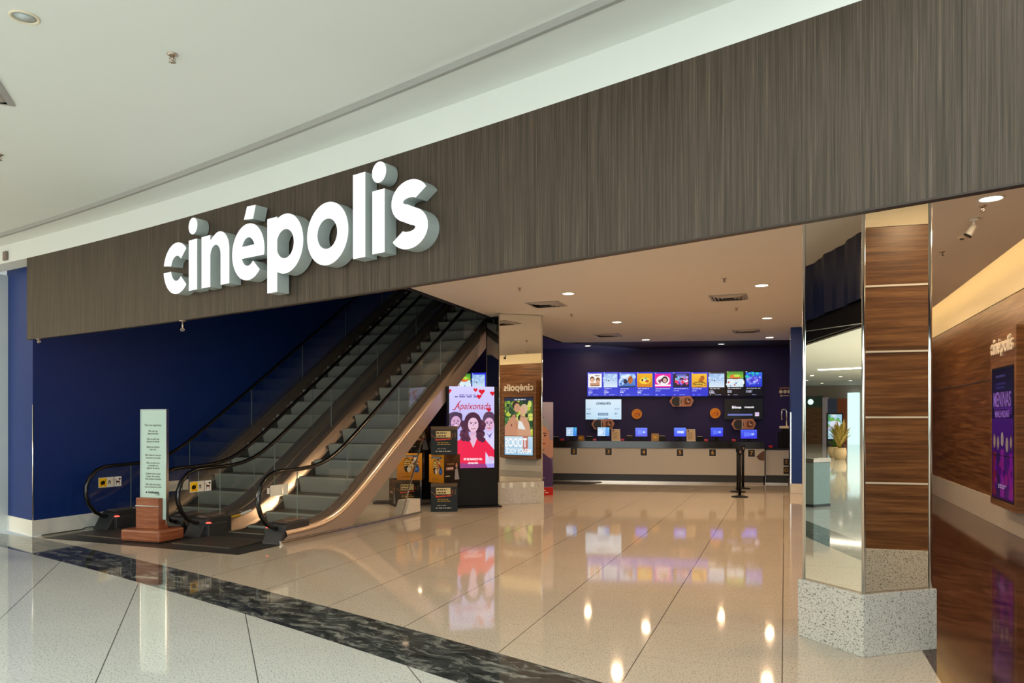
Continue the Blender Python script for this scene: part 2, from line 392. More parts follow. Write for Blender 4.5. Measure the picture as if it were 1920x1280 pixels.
flat('trim_1', M['strip'], outer+[(4.2, cy(CI, 4.2)), *inner[::-1], (-9.9, cy(CO, -9.2)+.7)], 0)
br = 11.07
P0 = (2.0, cy(CI, 2.0))
# the boundary of the brown corridor floor meets the strip near x = 2.2
xb = next(x for x in rng(1., 3.2, 400) if ((x-O[0])*math.cos(TH)+(cy(CI, x)-O[1])*math.sin(TH)) >= br)
inA = [(x, cy(CI, x)) for x in rng(-6.86, xb, 40)]; inB = [(x, cy(CI, x)) for x in rng(xb, 4.2, 12)]
flat('floor', M['gran_in'], inA+[L(br, 16), L(-1, 16), ], 0)
flat('floor', M['brown'], inB+[L(13.6, -2.6), L(13.6, 16), L(br, 16)], 0)
flat('trim_2', M['plate'], [E_(.22, -.02), E_(3.77, .06), E_(3.77, 1.25), E_(.22, 1.25)], 0.0015)
# mall ceiling, soffit, bulkhead and fascia
lip = [(x, cy(CL, x)) for x in rng(-14, 6, 60)]
flat('ceiling', M['ceil'], lip+[(8, -3.2), (-52, -3.2), (-52, 44)], 4.16, up=False)
so = MB()
fac = [(x, cy(CF, x)) for x in rng(-14.4, 5.4, 60)]
vs = []
for a, b in zip(lip, fac): vs += [(*a, 4.12), (*b, 4.12)]
fs = []
for i in range(60): k = 2*i; fs += [(k, k+1, k+3, k+2)]
so.add(vs, fs); struct(so.build('ceiling', M['white'], fix=False))
struct(ribbon('trim_6', plain('grey_lip', (.40, .39, .37), .6), CL, -14, 6, -.02, .012, 4.112, 4.158, 60))  # band along the ceiling lip, greyer than the ceiling paint
struct(ribbon('wall_bulkhead', M['white'], CF, -14.4, 5.4, -.28, 0, 3.87, 4.125))
fa = struct(ribbon('wall_front', M['fascia'], CF, -6.58, 4.6, -.05, 0, 2.77, 3.87, 64))
ribbon('bottom_edge', plain('dark_edge_strip', (.035, .02, .014), .5), CF, -6.58, 4.6, -.055, .004, 2.762, 2.772, 64, parent=fa)
ribbon('backing_cloth', M['tarp'], CF, -6.4, 4.4, -.15, -.12, 3.05, 3.8, 160, wav=lambda a: .02*math.sin(a*7)+.012*math.sin(a*17+1), parent=fa)
ribbon('backing_board', M['black'], CF, -6.4, 4.4, -.10, -.055, 2.78, 3.85, 40, parent=fa)
# blue side wall, white neighbour wall, skirtings
struct(MB().prism([O, WL(0, 17), WL(-.9, 17), (-7.69, 11.37)], .233, 8).build('wall_left', M['blue']))
struct(MB().prism([fr(O, TW, .012, -.02), WL(.012, 17), WL(-.9, 17), (-7.70, 11.355)], 0, .233).build('baseboard_left', M['white'], bevel=.006))
struct(MB().cyl((O[0], O[1], .233), (O[0], O[1], 1.9), .009, 8).build('trim_3', M['chrome']))
struct(ribbon('wall_far_left', M['white'], CF, -60, -7.9, -.75, -.30, 0, 3.87, 20))
struct(MB().prism([(-7.93, 11.33), (-7.70, 11.335), (-7.70, 11.42), (-7.93, 11.5)], 0, 3.87).build('trim_4', M['chrome']))
# dark well over the escalators
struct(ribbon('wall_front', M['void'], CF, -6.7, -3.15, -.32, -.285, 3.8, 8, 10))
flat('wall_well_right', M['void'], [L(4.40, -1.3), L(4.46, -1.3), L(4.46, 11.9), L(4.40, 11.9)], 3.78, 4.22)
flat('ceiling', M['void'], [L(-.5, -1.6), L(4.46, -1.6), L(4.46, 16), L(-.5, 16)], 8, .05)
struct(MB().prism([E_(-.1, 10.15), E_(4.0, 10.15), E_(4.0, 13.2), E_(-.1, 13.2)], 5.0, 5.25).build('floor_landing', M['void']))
struct(MB().prism([E_(.0, 6.1), E_(2.45, 6.1), E_(2.45, 6.25), E_(.0, 6.25)], 0, 1.2).build('wall_under_escalator', M['gran_wall']))
# lobby ceiling
fin = [cn(CF, x, -.06) for x in rng(-3.15, 3.0, 30)]
flat('ceiling', M['ceil_in'], fin+[(2.9, 3.22), L(12.77, -.35), L(12.77, 16), L(10.27, 16), L(10.27, 13.36), L(4.43, 11.96)], 3.8, .06)
bwl = [BK(-13, 2.3), BK(6.2, 2.3)]
flat('ceiling', M['ceil_dark'], [L(4.43, 11.97), L(10.26, 13.37), BK(5.2, 2.3), BK(-2.5, 2.3)], 3.801, .06)
struct(MB().prism([BK(-13, 2.3), BK(5.4, 2.3), BK(5.4, 2.5), BK(-13, 2.5)], 0, 8).build('wall_back', M['blue2']))
struct(MB().prism([L(10.27, 10.51), L(11.05, 10.51), L(11.05, 16.5), L(10.27, 16.5)], .23, 3.8).build('wall_partition', M['blue']))
struct(MB().prism([L(10.262, 10.49), L(11.06, 10.49), L(11.06, 16.5), L(10.262, 16.5)], 0, .23).build('baseboard_partition', M['gran_wall'], bevel=.004))
struct(MB().prism([L(10.26, 10.50), L(10.285, 10.50), L(10.285, 10.53), L(10.26, 10.53)], .23, 1.86).build('trim_5', M['chrome']))
# corridor wall in walnut, cream cove above, granite skirting; it turns towards the fascia out of frame
A0, A1 = L(13.32, 16), L(13.32, -.8); A2 = (3.25, 2.87)
def wallseg(nm, a, b, strips):
    d = math.hypot(b[0]-a[0], b[1]-a[1]); ang = math.atan2(b[1]-a[1], b[0]-a[0]); o3 = (a[0], a[1])
    q = lambda x, y: fr(o3, ang, x, y)
    def slab(y0, y1, z0, z1, x0=0, x1=d): return MB().prism([q(x0, y0), q(x1, y0), q(x1, y1), q(x0, y1)], z0, z1)
    w = struct(slab(0, .15, .43, 3.55).build('wall_'+nm, M['wood']))
    struct(slab(-.025, .15, 0, .43).build('baseboard_'+nm, M['gran_wall' if nm == 'right' else 'gran_base'], bevel=.004))
    struct(slab(.02, .15, 3.55, 4.32).build('wall_cove_'+nm, M['cream']))
    for z in strips: slab(-.006, .01, z-.009, z+.009).build('metal_strip', M['strip_lit' if nm != 'right' else 'steel'], w)
    slab(-.012, .02, 3.54, 3.56).build('ledge_trim', M['cream'], w)
    return q, d, ang
qr, dr_, angr = wallseg('right', A0, A1, [2.335])
qs, ds_, angs = wallseg('near_right', A1, A2, [1.065, 1.70, 2.335, 2.97])
flat('ceiling', M['cream'], [L(12.70, 16), L(13.5, 16), L(13.5, -.9), A2, (2.7, 3.1), L(12.70, -.3)], 4.3, .04, )
struct(MB().prism([L(11.05, 16), L(13.4, 16), L(13.4, 16.2), L(11.05, 16.2)], 0, 4.3).build('wall_corridor_end', M['wood']))
def cove(a, b, p):
    mid = ((a[0]+b[0])/2, (a[1]+b[1])/2); d = math.hypot(b[0]-a[0], b[1]-a[1])
    area('cove_light', (*mid, 3.92), (math.radians(-118), 0, math.atan2(b[1]-a[1], b[0]-a[0])), d, .06, p, (1, .74, .38))
cove(L(12.92, 15.5), L(12.92, -.2), 520); cove((4.75, 5.65), (3.0, 3.3), 70)
# the far end of the mall, seen only in the mirrors
struct(MB().prism([(-47, -6), (-46.8, -6), (-46.8, 36), (-47, 36)], 0, 4.16).build('wall_far', plain('shop_wall', (.34, .27, .22), .6)))
# ------------------------------------------------------------------ illuminated sign
def arc(cx, cz, rx, rz, a0, a1, n=20): return [(cx+rx*math.cos(math.radians(a0+(a1-a0)*i/n)), cz+rz*math.sin(math.radians(a0+(a1-a0)*i/n))) for i in range(n+1)]
def bx_(x0, z0, x1, z1): return [[(x0, z0), (x1, z0), (x1, z1), (x0, z1)]]
def ring(cx, cz, rx, rz, sx_, sz): return [arc(cx, cz, rx, rz, 0, 354, 59), arc(cx, cz, rx-sx_, rz-sz, 0, 354, 59)]
def stroke(path, w):
    l, r = [], []
    for i, p in enumerate(path):
        a, b = path[max(i-1, 0)], path[min(i+1, len(path)-1)]; dx, dz = b[0]-a[0], b[1]-a[1]; k = math.hypot(dx, dz)
        l.append((p[0]-dz/k*w/2, p[1]+dx/k*w/2)); r.append((p[0]+dz/k*w/2, p[1]-dx/k*w/2))
    return [l+r[::-1]]
ZC = 3.291
LET = {
 'c': (.325, [[arc(.59, ZC, .265, .273, 44, 169)+arc(.59, ZC, .115, .133, 165, 44)], [arc(.59, ZC, .265, .273, 185, 316)+arc(.59, ZC, .115, .133, 316, 190)]]),
 'i': (.827, [bx_(.829, 3.025, .986, 3.55), [arc(.909, 3.692, .083, .086, 0, 352, 40)]]),
 'n': (1.071, [bx_(1.071, 3.025, 1.23, 3.55), [[(1.567, 3.025), *arc(1.39, 3.365, .177, .197, 0, 118), (1.225, 3.49), (1.225, 3.34), *arc(1.323, 3.33, .093, .108, 175, 0), (1.416, 3.025)]]]),
 'e': (1.617, [[arc(1.88, ZC, .263, .272, -12.5, 316, 50)+arc(1.88, ZC, .112, .133, 316, 204, 16)+[(2.136, 3.232)], arc(1.883, ZC, .112, .14, 25, 155, 16)], [[(1.814, 3.61), (1.962, 3.597), (2.005, 3.722), (1.866, 3.73)]]]),
 'p': (2.188, [bx_(2.188, 2.86, 2.338, 3.555), ring(2.457, ZC-.002, .262, .273, .134, .14)]),
 'o': (2.774, [ring(3.048, ZC, .274, .273, .142, .142)]),
 'l': (3.381, [bx_(3.381, 3.027, 3.532, 3.733)]),
 'i2': (3.618, [bx_(3.618, 3.035, 3.762, 3.552), [arc(3.697, 3.696, .083, .086, 0, 352, 40)]]),
 's': (3.81, [[arc(4.045, 3.402, .205, .166, 30, 250, 26)+arc(4.032, 3.186, .074, .026, 70, -148, 20)+arc(4.032, 3.186, .209, .163, -148, 70, 26)+arc(4.045, 3.402, .074, .026, 250, 30, 20)]]),
}
def shape_mesh(name, pieces, depth, ox, oz, k=1.):
    vs, fs = [], []
    for loops in pieces:
        cu = bpy.data.curves.new('tmp', 'CURVE'); cu.dimensions = '2D'; cu.fill_mode = 'BOTH'; cu.extrude = depth/2
        for lp in loops:
            sp = cu.splines.new('POLY'); sp.points.add(len(lp)-1); sp.use_cyclic_u = True
            for pt, (x, z) in zip(sp.points, lp): pt.co = ((x-ox)*k, (z-oz)*k, 0, 1)
        if depth == 0: cu.fill_mode = 'FRONT'
        to = bpy.data.objects.new('tmp', cu); COL.objects.link(to); bpy.context.view_layer.update()
        me = bpy.data.meshes.new_from_object(to.evaluated_get(bpy.context.evaluated_depsgraph_get()))
        b = len(vs); vs += [(v.co.x, -v.co.z, v.co.y) for v in me.vertices]; fs += [[i+b for i in p.vertices] for p in me.polygons]
        bpy.data.objects.remove(to); bpy.data.curves.remove(cu); bpy.data.meshes.remove(me)
    me = bpy.data.meshes.new(name); me.from_pydata(vs, [], fs); me.update()
    bm = bmesh.new(); bm.from_mesh(me); bmesh.ops.recalc_face_normals(bm, faces=bm.faces[:]); bm.to_mesh(me); bm.free()
    return me
def lettering(parent, k, loc, depth, mat, face=None, name='letter', x0=2.283, z0=3.29):
    for key, (lx, pcs) in LET.items():
        me = shape_mesh(name, pcs, depth, x0, z0, k); me.materials.append(mat)
        o = bpy.data.objects.new(name, me); COL.objects.link(o); o.parent = parent; o.location = loc
        if face:
            mf = shape_mesh('lit_face', pcs, 0, x0, z0, k); mf.materials.append(face)
            f = bpy.data.objects.new('lit_face', mf); COL.objects.link(f); f.parent = o; f.location = (0, -depth/2-.002, 0)
sgA, sgB = (-3.96721-.5989*.065, 8.4153-.80081*.065), (.80081, -.59892)
sc_ = (sgA[0]+sgB[0]*2.283, sgA[1]+sgB[1]*2.283)
sign = thing('illuminated_sign', 'large white illuminated letter sign mounted on the dark striped wood fascia', 'sign', (*sc_, 3.29), math.atan2(sgB[1], sgB[0]))
lettering(sign, 1., (0, 0, 0), .13, M['signside'], M['sign'])
# ------------------------------------------------------------------ escalators (x across, y uphill)
def spl(v, k=.22): return k*math.log1p(math.exp(v/k)) if v/k < 30 else v
def zn(s): return .662*spl(s-2.08)
SEND = 10.6
def sl(a, b, st=.25):
    n = max(1, int((b-a)/st)); return [a+(b-a)*i/n for i in range(n+1)]
def escalator(label, t0, outer_right):
    t = thing('escalator', label, 'escalator', (*E_(t0, 0), 0), TE, 'pair of escalators')
    Wd = 1.44
    for x in (0, Wd):
        path = [(x, 1.08, .17), (x, .93, .20), (x, .79, .28), (x, .69, .40), (x, .635, .54), (x, .64, .68), (x, .70, .81), (x, .81, .91), (x, .95, .96)]
        path += [(x, s, .97+zn(s)) for s in sl(1.1, SEND, .2)]
        MB().tube(path, .036, 10, flat=(1.0, .8)).build('handrail', M['rubber'], t)
        # glass balustrade following the rail
        top = [(s, .945+zn(s)) for s in sl(.95, SEND, .25)]; bot = [(s, .20+zn(s)) for s in sl(.95, SEND, .25)]
        pts = [(.90, .21), (.76, .34), (.69, .5), (.69, .66), (.76, .82), (.86, .90)]+top+bot[::-1]
        gp = MB().prism(pts, x-.006, x+.006, axis='x').build('glass_panel', M['glass'], t)
        for sj in (1.42, 2.6, 4.1, 5.6, 7.1, 8.6): MB().box(x-.0065, x+.0065, sj-.0025, sj+.0025, .22+zn(sj), .94+zn(sj)).build('panel_joint', M['joint'], gp)
        sm_ = 1 if x == 0 else -1     # direction to the steps
        # inner decking: a steel strip sloping from the glass to the skirt, and the skirt beside the steps
        prof = [(px_*sm_, pz_) for px_, pz_ in ((0, .225), (.03, .222), (.048, .21), (.07, .175), (.13, .05), (.148, .012), (.16, -.005))]
        ss = sl(1.0, SEND, .2)
        mb = MB(); vs = [(x+px, s, zn(s)+pz if zn(s)+pz > .01 else .01) for s in ss for px, pz in prof]; n = len(prof)
        mb.add(vs, [(i*n+j, i*n+j+1, (i+1)*n+j+1, (i+1)*n+j) if sm_ > 0 else (i*n+j+1, i*n+j, (i+1)*n+j, (i+1)*n+j+1) for i in range(len(ss)-1) for j in range(n-1)], 0, True)
        mb.build('inner_deck', M['steel'], t)
        MB().add([(x+.162*sm_, s, max(.005, zn(s)+pz)) for s in ss for pz in (-.004, -.30)], [(2*i, 2*i+1, 2*i+3, 2*i+2) for i in range(len(ss)-1)]).build('skirt', M['char'], t)
        # outer deck
        wo = .215 if not (outer_right and x) else .175
        prof = [(-px_*wo*sm_, pz_) for px_, pz_ in ((0, .225), (.3, .222), (.6, .207), (.82, .178), (.95, .14), (1, .09))]
        mb = MB(); vs = [(x+px, s, max(.01, zn(s)+pz)) for s in ss for px, pz in prof]; n = len(prof)
        mb.add(vs, [(i*n+j+1, i*n+j, (i+1)*n+j, (i+1)*n+j+1) if sm_ > 0 else (i*n+j, i*n+j+1, (i+1)*n+j+1, (i+1)*n+j) for i in range(len(ss)-1) for j in range(n-1)], 0, True)
        mb.build('outer_deck', M['steel'], t)
        # dark wedge where the rail enters the plinth
        MB().prism([(.86, 0), (1.02, .24), (1.10, .275), (1.34, .275), (1.5, .26), (1.5, 0)], x-.15, x+.15, axis='x').build('newel_base', M['char'], t, bevel=.012)
        MB().prism([(1.05, .262), (1.42, .285), (1.42, .30), (1.09, .285)], x-.10, x+.10, axis='x').build('newel_cap', M['steel'], t)
        il = MB().lathe([(.001, .02), (.03, .014), (.042, 0)], (x+sm_*.17, 1.03, .19), 16); il.build('indicator_light', M['redlamp'], t)
        MB().box(x+sm_*.17-.045, x+sm_*.17+.045, .99, 1.35, .01, .19).build('indicator_housing', M['char'], t, bevel=.01)
    # landing comb and steps
    MB().box(.20, 1.24, .35, 1.38, .004, .016).build('comb_plate', M['tread'], t)
    MB().box(.22, 1.22, 1.02, 1.36, .016, .02).build('comb_strip', M['char'], t)
    first = None
    for k in range(23):
        s0 = 1.40+.40*k; z1 = max(.02, zn(s0+.2)-.01); z0 = max(0., zn(s0-.2)-.01)-.02
        if z1 > 5.35: break
        r = z1-z0
        prof = [(s0+.42, z1), (s0+.02, z1), (s0+.003, z1-.012), (s0, z1-.03), (s0+.012, z1-.3*r), (s0+.03, z1-.6*r), (s0+.055, z0), (s0+.42, z0)]
        mb = MB(); n = len(prof); vs = [(x, a, z) for x in (.168, Wd-.168) for a, z in prof]
        mb.add(vs, [(0, 1, n+1, n)], 1)
        mb.add(vs, [(j, j+1, n+j+1, n+j) for j in range(1, n-1)]+[tuple(range(n-1, -1, -1)), tuple(range(n, 2*n))], 0)
        mb.build('step', [M['step'], M['tread']], t, fix=True)
    if outer_right:
        xr = Wd+.175
        top = [(s, zn(s)+.10) for s in sl(1.02, SEND, .2)]; bot = [(s, zn(s)+.223-.45) for s in sl(1.02, SEND, .2) if zn(s)+.223-.45 > .05]
        MB().prism([(.94, .05)]+top+bot[::-1]+[(bot[0][0]-.15, .05)], xr-.01, xr, axis='x').build('side_cladding', M['steel_cl'], t)
        MB().box(xr-.03, xr+.03, .88, 4.6, 0, .022).box(xr-.03, xr, .88, 4.6, .022, .045).build('floor_ledge', M['chrome'], t)
        s1 = bot[0][0]-.1
        pts = [(s1-.1, .045)]+[(s, z) for s, z in bot if s < 4.75 and s > s1]+[(4.72, zn(4.72)-.28), (3.95, .045)]
        MB().prism(pts, xr-.022, xr-.012, axis='x').build('side_glass', M['glass2'], t)
        a, b = (3.95, .045), (4.72, zn(4.72)-.28)
        MB().prism([(a[0]-.02, a[1]), (b[0]-.02, b[1]), (b[0]+.015, b[1]), (a[0]+.015, a[1])], xr-.024, xr-.008, axis='x').build('glass_edge', M['chrome'], t)
        MB().prism([(4.03, .0), (4.20, .27), (4.55, .27), (4.55, 0)], xr-.25, xr-.005, axis='x').build('granite_plinth', M['gran_wall'], t, bevel=.004)
        l = bpy.data.lights.new('lamp', 'AREA'); l.shape = 'RECTANGLE'; l.size = 2.2; l.size_y = .15; l.energy = 26; l.color = (1, .76, .5)  # unseen fill added under the truss to brighten the floor behind the glass
        lo = bpy.data.objects.new('lamp', l); COL.objects.link(lo); lo.parent = t; lo.location = (.3, 4.9, 1.5); lo.rotation_euler = (-.3, 0, 0)
        # underside of the truss
        mb = MB(); us = [(s, z) for s, z in bot]
        mb.add([(x, s, z+.01) for s, z in us for x in (-.15, xr-.01)], [(2*i, 2*i+1, 2*i+3, 2*i+2) for i in range(len(us)-1)]); mb.build('underside', M['char'], t)
    return t
def sticker(t, x, y0, z0, kind):
    if kind == 'pictos':
        p = Pic(.40, .155, 80, 31, 'd8d8d4')
        p.rect(.02, .06, .36, .95, 'ffcc1c').ell(.20, .50, .10, .22, '181818').rect(.12, .45, .3, .8, 'ffcc1c').ell(.19, .47, .10, .2, '181818', .3).line([(.27, .5), (.30, .78)], .02, '181818').line([(.15, .3), (.12, .14)], .02, 'b01818').line([(.24, .3), (.29, .14)], .02, 'b01818')
        p.rect(.36, .06, .66, .95, 'ece6dc').rect(.42, .28, .455, .6, '222222').rect(.49, .28, .525, .6, '222222').rect(.42, .56, .525, .66, '222222').rect(.56, .68, .63, .71, '777777')
        p.rect(.665, 0, .685, 1, '282828').rect(.69, .04, .99, .97, 'f2f2f0')
        p.rect(.76, .38, .92, .56, '141414').line([(.78, .4), (.77, .15)], .02, '141414').line([(.90, .4), (.91, .15)], .02, '141414').ell(.925, .74, .045, .10, '141414').line([(.76, .5), (.73, .68)], .018, '141414').line([(.74, .74), (.95, .3)], .012, 'b82020')
        p.build('safety_sticker', M['print'], t, (x, y0+.2, z0), PI/2)
    else:
        mb = MB(); mb.box(x+.007, x+.009, y0, y0+.24, z0, z0+.15).box(x+.007, x+.009, y0+.255, y0+.36, z0, z0+.15).box(x+.007, x+.009, y0-.06, y0-.015, z0+.04, z0+.12)
        mb.build('safety_sticker', M['white_st'], t)
esc1 = escalator('escalator beside the blue wall, behind the safety notice stand', .25, False)
esc2 = escalator('escalator with steel side cladding nearer the movie poster screen', 2.12, True)
for e in (esc1, esc2): sticker(e, .0085, .84, .64, 'pictos')
sticker(esc1, 1.44, .86, .64, 'blank'); sticker(esc2, 1.44, .86, .64, 'blank')
for a, b, m in ((1.52, 1.76, 'yellow'), (1.765, 2.0, 'white_st')):
    MB().add([(x, s, zn(s)+.2275-.4*x) for s in (a, b) for x in (.012, .098)], [(0, 1, 3, 2)]).build('warning_strip', M[m], esc2)
# ------------------------------------------------------------------ mirrored pillars
def pillar(label, B, wA, wC, aA, joints, gj=()):
    """B nearest corner; wC side to the right (angle TP), wA side going back"""
    t = thing('mirrored_pillar', label, 'pillar', (*B, 0), TP)
    da = math.radians(aA)-TP; A = (wA*math.cos(da), wA*math.sin(da)); C = (wC, 0); D = (A[0]+C[0], A[1]+C[1])
    cx, cy_ = D[0]/2, D[1]/2
    def quad(ins):
        ox = []
        for p in ((0, 0), C, D, A):
            dx, dy = cx-p[0], cy_-p[1]; k = ins/math.hypot(dx, dy); ox.append((p[0]+dx*k, p[1]+dy*k))
        return ox
    MB().prism(quad(0), 0, .44).build('granite_base', M['gran_base'], t, bevel=.004)
    q = quad(.045); nm = ('mirror_panel',)*4
    for i in range(4):
        a, b = q[i], q[(i+1) % 4]; ang = math.atan2(b[1]-a[1], b[0]-a[0]); d = math.hypot(b[0]-a[0], b[1]-a[1]); f = lambda x, y: fr(a, ang, x, y)
        MB().prism([f(.012, 0), f(d-.012, 0), f(d-.012, .012), f(.012, .012)], .452, 3.79).build('mirror_panel', M['mirror'], t)
        MB().prism([f(.012, -.001), f(d-.012, -.001), f(d-.012, .012), f(.012, .012)], .44, .452).build('bottom_trim', M['steel'], t)
        for z in joints: MB().prism([f(.012, -.0015), f(d-.012, -.0015), f(d-.012, .001), f(.012, .001)], z-.003, z+.003).build('mirror_joint', M['chrome'], t)
    MB().prism(quad(.065), .45, 3.79).build('core', M['char'], t)
    for i, p in enumerate(q):
        MB().tube([(*p, .44), (*p, 3.79)], .013, 10).build('corner_trim', M['chrome'], t)
    return t, q
pil, _ = pillar('nearest mirrored pillar standing between the lobby and the brown floored corridor', (2.472, 5.254), .61, .67, 114, [2.36])
pil2, _ = pillar('mirrored pillar standing behind the movie poster screen', (-.275, 14.8), .97, .97, 108, [2.36])
for x in (.10, .27, .55, .72): MB().box(x-.035, x+.035, -.006, .01, .33, .43).build('outlet_plate', M['white_st'], pil2, bevel=.003)
# ------------------------------------------------------------------ safety notice stand
st = thing('notice_stand', 'safety notice panel on a wooden foot standing before the escalators', 'sign stand', (-5.40, 10.29, 0), math.radians(-18))
b = MB().box(0, .67, 0, .47, 0.012, .175); b.build('base', M['cherry'], st, bevel=.03)
MB().box(.03, .64, .03, .44, 0, .014).build('foot_pad', M['black'], st)
MB().box(.15, .54, .12, .30, .175, .60).build('column', M['cherry'], st, bevel=.008)
MB().box(.148, .542, .114, .122, .485, .497).build('chrome_band', M['chrome'], st)
MB().box(.165, .605, .20, .225, .30, 1.815).build('panel', plain('mint_panel', (.57, .75, .69), .25, var=.02), st, bevel=.003)
MB().box(.160, .167, .19, .235, .60, 1.82).box(.600, .612, .19, .235, .24, 1.82).box(.160, .612, .19, .235, 1.815, 1.825).build('panel_frame', M['chrome'], st)
nt = [('Para sua segurança', 1.605, .044), ('Não pise nas\nfaixas amarelas', 1.505, .036), ('Não se apóie nas\nlaterais da escada', 1.395, .036), ('Segure as crianças\npela mão', 1.285, .036),
      ('Não deixe as crianças\nbrincarem na escada', 1.170, .036), ('Não se sente nem\nse ajoelhe nos\ndegraus da escada', 1.045, .036), ('Cuidado com roupas\nlongas: elas podem\nficar presas na escada', .895, .036), ('Não suba nem desça\ncom carrinhos de bebê', .765, .036)]
for s_, z, k in nt: text('notice_text', s_, k, M['text'], st, (.375, .198, z), sx=.86, bold=.0006)
text('mall_logo', 'ParkShopping', .042, M['ink'], st, (.385, .198, .672), bold=.0016, sx=.8)
MB().lathe([(.001, .003), (.013, .003), (.013, 0)], (.262, .199, .672), 6, axis='y').build('mall_logo', M['ink'], st)
text('mall_logo', 'Barigüi', .026, M['ink'], st, (.465, .198, .643), sx=.85)
# ------------------------------------------------------------------ movie poster screen
tt = thing('digital_totem', 'tall black digital totem screen showing a romantic comedy poster', 'screen', (*fl(886, 951), 0), math.radians(14))
MB().box(-.50, .50, -.01, .11, .03, 2.32).build('body', M['black'], tt, bevel=.012)
MB().box(-.30, .56, -.10, .26, 0, .03).build('base_plate', M['black'], tt, bevel=.008)
p = Pic(.88, 1.56, 132, 234, 'c9c6ff').grad('a9a0f0', 'd6d2ff')
p.ell(.13, .50, .22, .20, 'b7aef2').ell(.9, .48, .2, .2, 'cfc8fa')
p.dashes(.22, .885, .80, .91, 1, '8078c8', 1).dashes(.12, .865, .9, .888, 1, '4a4494', 2)
for h_ in ((.58, .965, .045), (.72, .945, .065), (.0, .95, .05), (.96, .925, .055), (.66, .885, .055)): p.heart(*h_, 'e01030')
# man on the left
p.poly([(-.02, .05), (-.02, .46), (.12, .47), (.28, .42), (.30, .05)], 'b9b2ee').ell(.13, .585, .155, .105, '4a3050').ell(.06, .63, .08, .05, '4a3050').ell(.22, .635, .07, .045, '4a3050')
p.face(.15, .555, .14, 'd9a8d0', '3a2546', beard='5a3a60')
# man on the right
p.poly([(.70, .05), (.72, .38), (.84, .44), (1.02, .43), (1.02, .05)], 'dcd6fb').ell(.885, .60, .14, .095, '5a3f5e'); p.face(.885, .535, .14, 'e2b2d4', '4a3050')
p.poly([(.82, .44), (.88, .40), (.96, .44), (.90, .36)], '7a6ab8')
# woman in the middle
p.ell(.52, .56, .19, .125, '4c2440'); p.blobs(.28, .34, .42, .56, 34, ['4c2440', '5d2d48', '3f1c38'], .06, 3).blobs(.62, .34, .76, .56, 34, ['4c2440', '5d2d48', '3f1c38'], .06, 4)
p.poly([(.16, .06), (.17, .33), (.30, .365), (.42, .38), (.64, .38), (.78, .36), (1.0, .22), (1.0, .12), (.88, .13), (.80, .20), (.80, .04)], 'ee1e4c').poly([(.44, .40), (.62, .40), (.60, .34), (.53, .245), (.45, .34)], 'e6bcd8')
p.poly([(.46, .40), (.60, .40), (.59, .46), (.47, .46)], 'dcaed0'); p.face(.53, .53, .148, 'ecc2dc', '4c2440')
p.blobs(.30, .34, .42, .42, 10, ['4c2440', '5d2d48'], .05, 5).blobs(.64, .34, .76, .42, 10, ['4c2440', '5d2d48'], .05, 6)
p.poly([(.14, .0), (.20, .06), (.80, .05), (.85, .0)], '9a3a80').ell(.13, .05, .05, .05, 'd8b0d8').ell(.93, .11, .07, .03, 'e2bcdc').rect(.83, .045, .94, .095, 'd4cdf6').heart(.88, .722, .05, 'd01030')
pc = p.build('screen_picture', M['scr'][1.0], tt, (-.015, -.013, .76))
redg = glow('red_title', (.62, .02, .06), .9); whg = glow('white_title', (1, .96, 1), 1.1)
text('title', 'Apaixonada', .185, redg, pc, (.01, -.003, 1.18), shear=.32, bold=.001, sx=.80)
MB().tube([(-.38, -.003, 1.115), (-.33, -.003, 1.12), (-.29, -.003, 1.19), (-.22, -.003, 1.29)], .007, 6, flat=(1, .3)).build('title_swash', redg, pc)
text('title_line', '07 DE MARÇO NA', .052, whg, pc, (.02, -.003, .165), bold=.002, sx=.85)
lt = thing('x', '', ''); bpy.data.objects.remove(lt)
def mini_logo(parent, width, loc, mat, depth=.004, name='logo_letter'):
    me_all = MB(); k = width/3.92
    for key, (lx, pcs) in LET.items():
        me = shape_mesh('tmp', pcs, depth, 2.283, 3.29, k)
        me_all.add([tuple(v.co) for v in me.vertices], [list(f.vertices) for f in me.polygons]); bpy.data.meshes.remove(me)
    return me_all.build(name, mat, parent, loc=loc)
mini_logo(pc, .20, (.02, -.004, .09), whg, .002, 'cinema_logo')
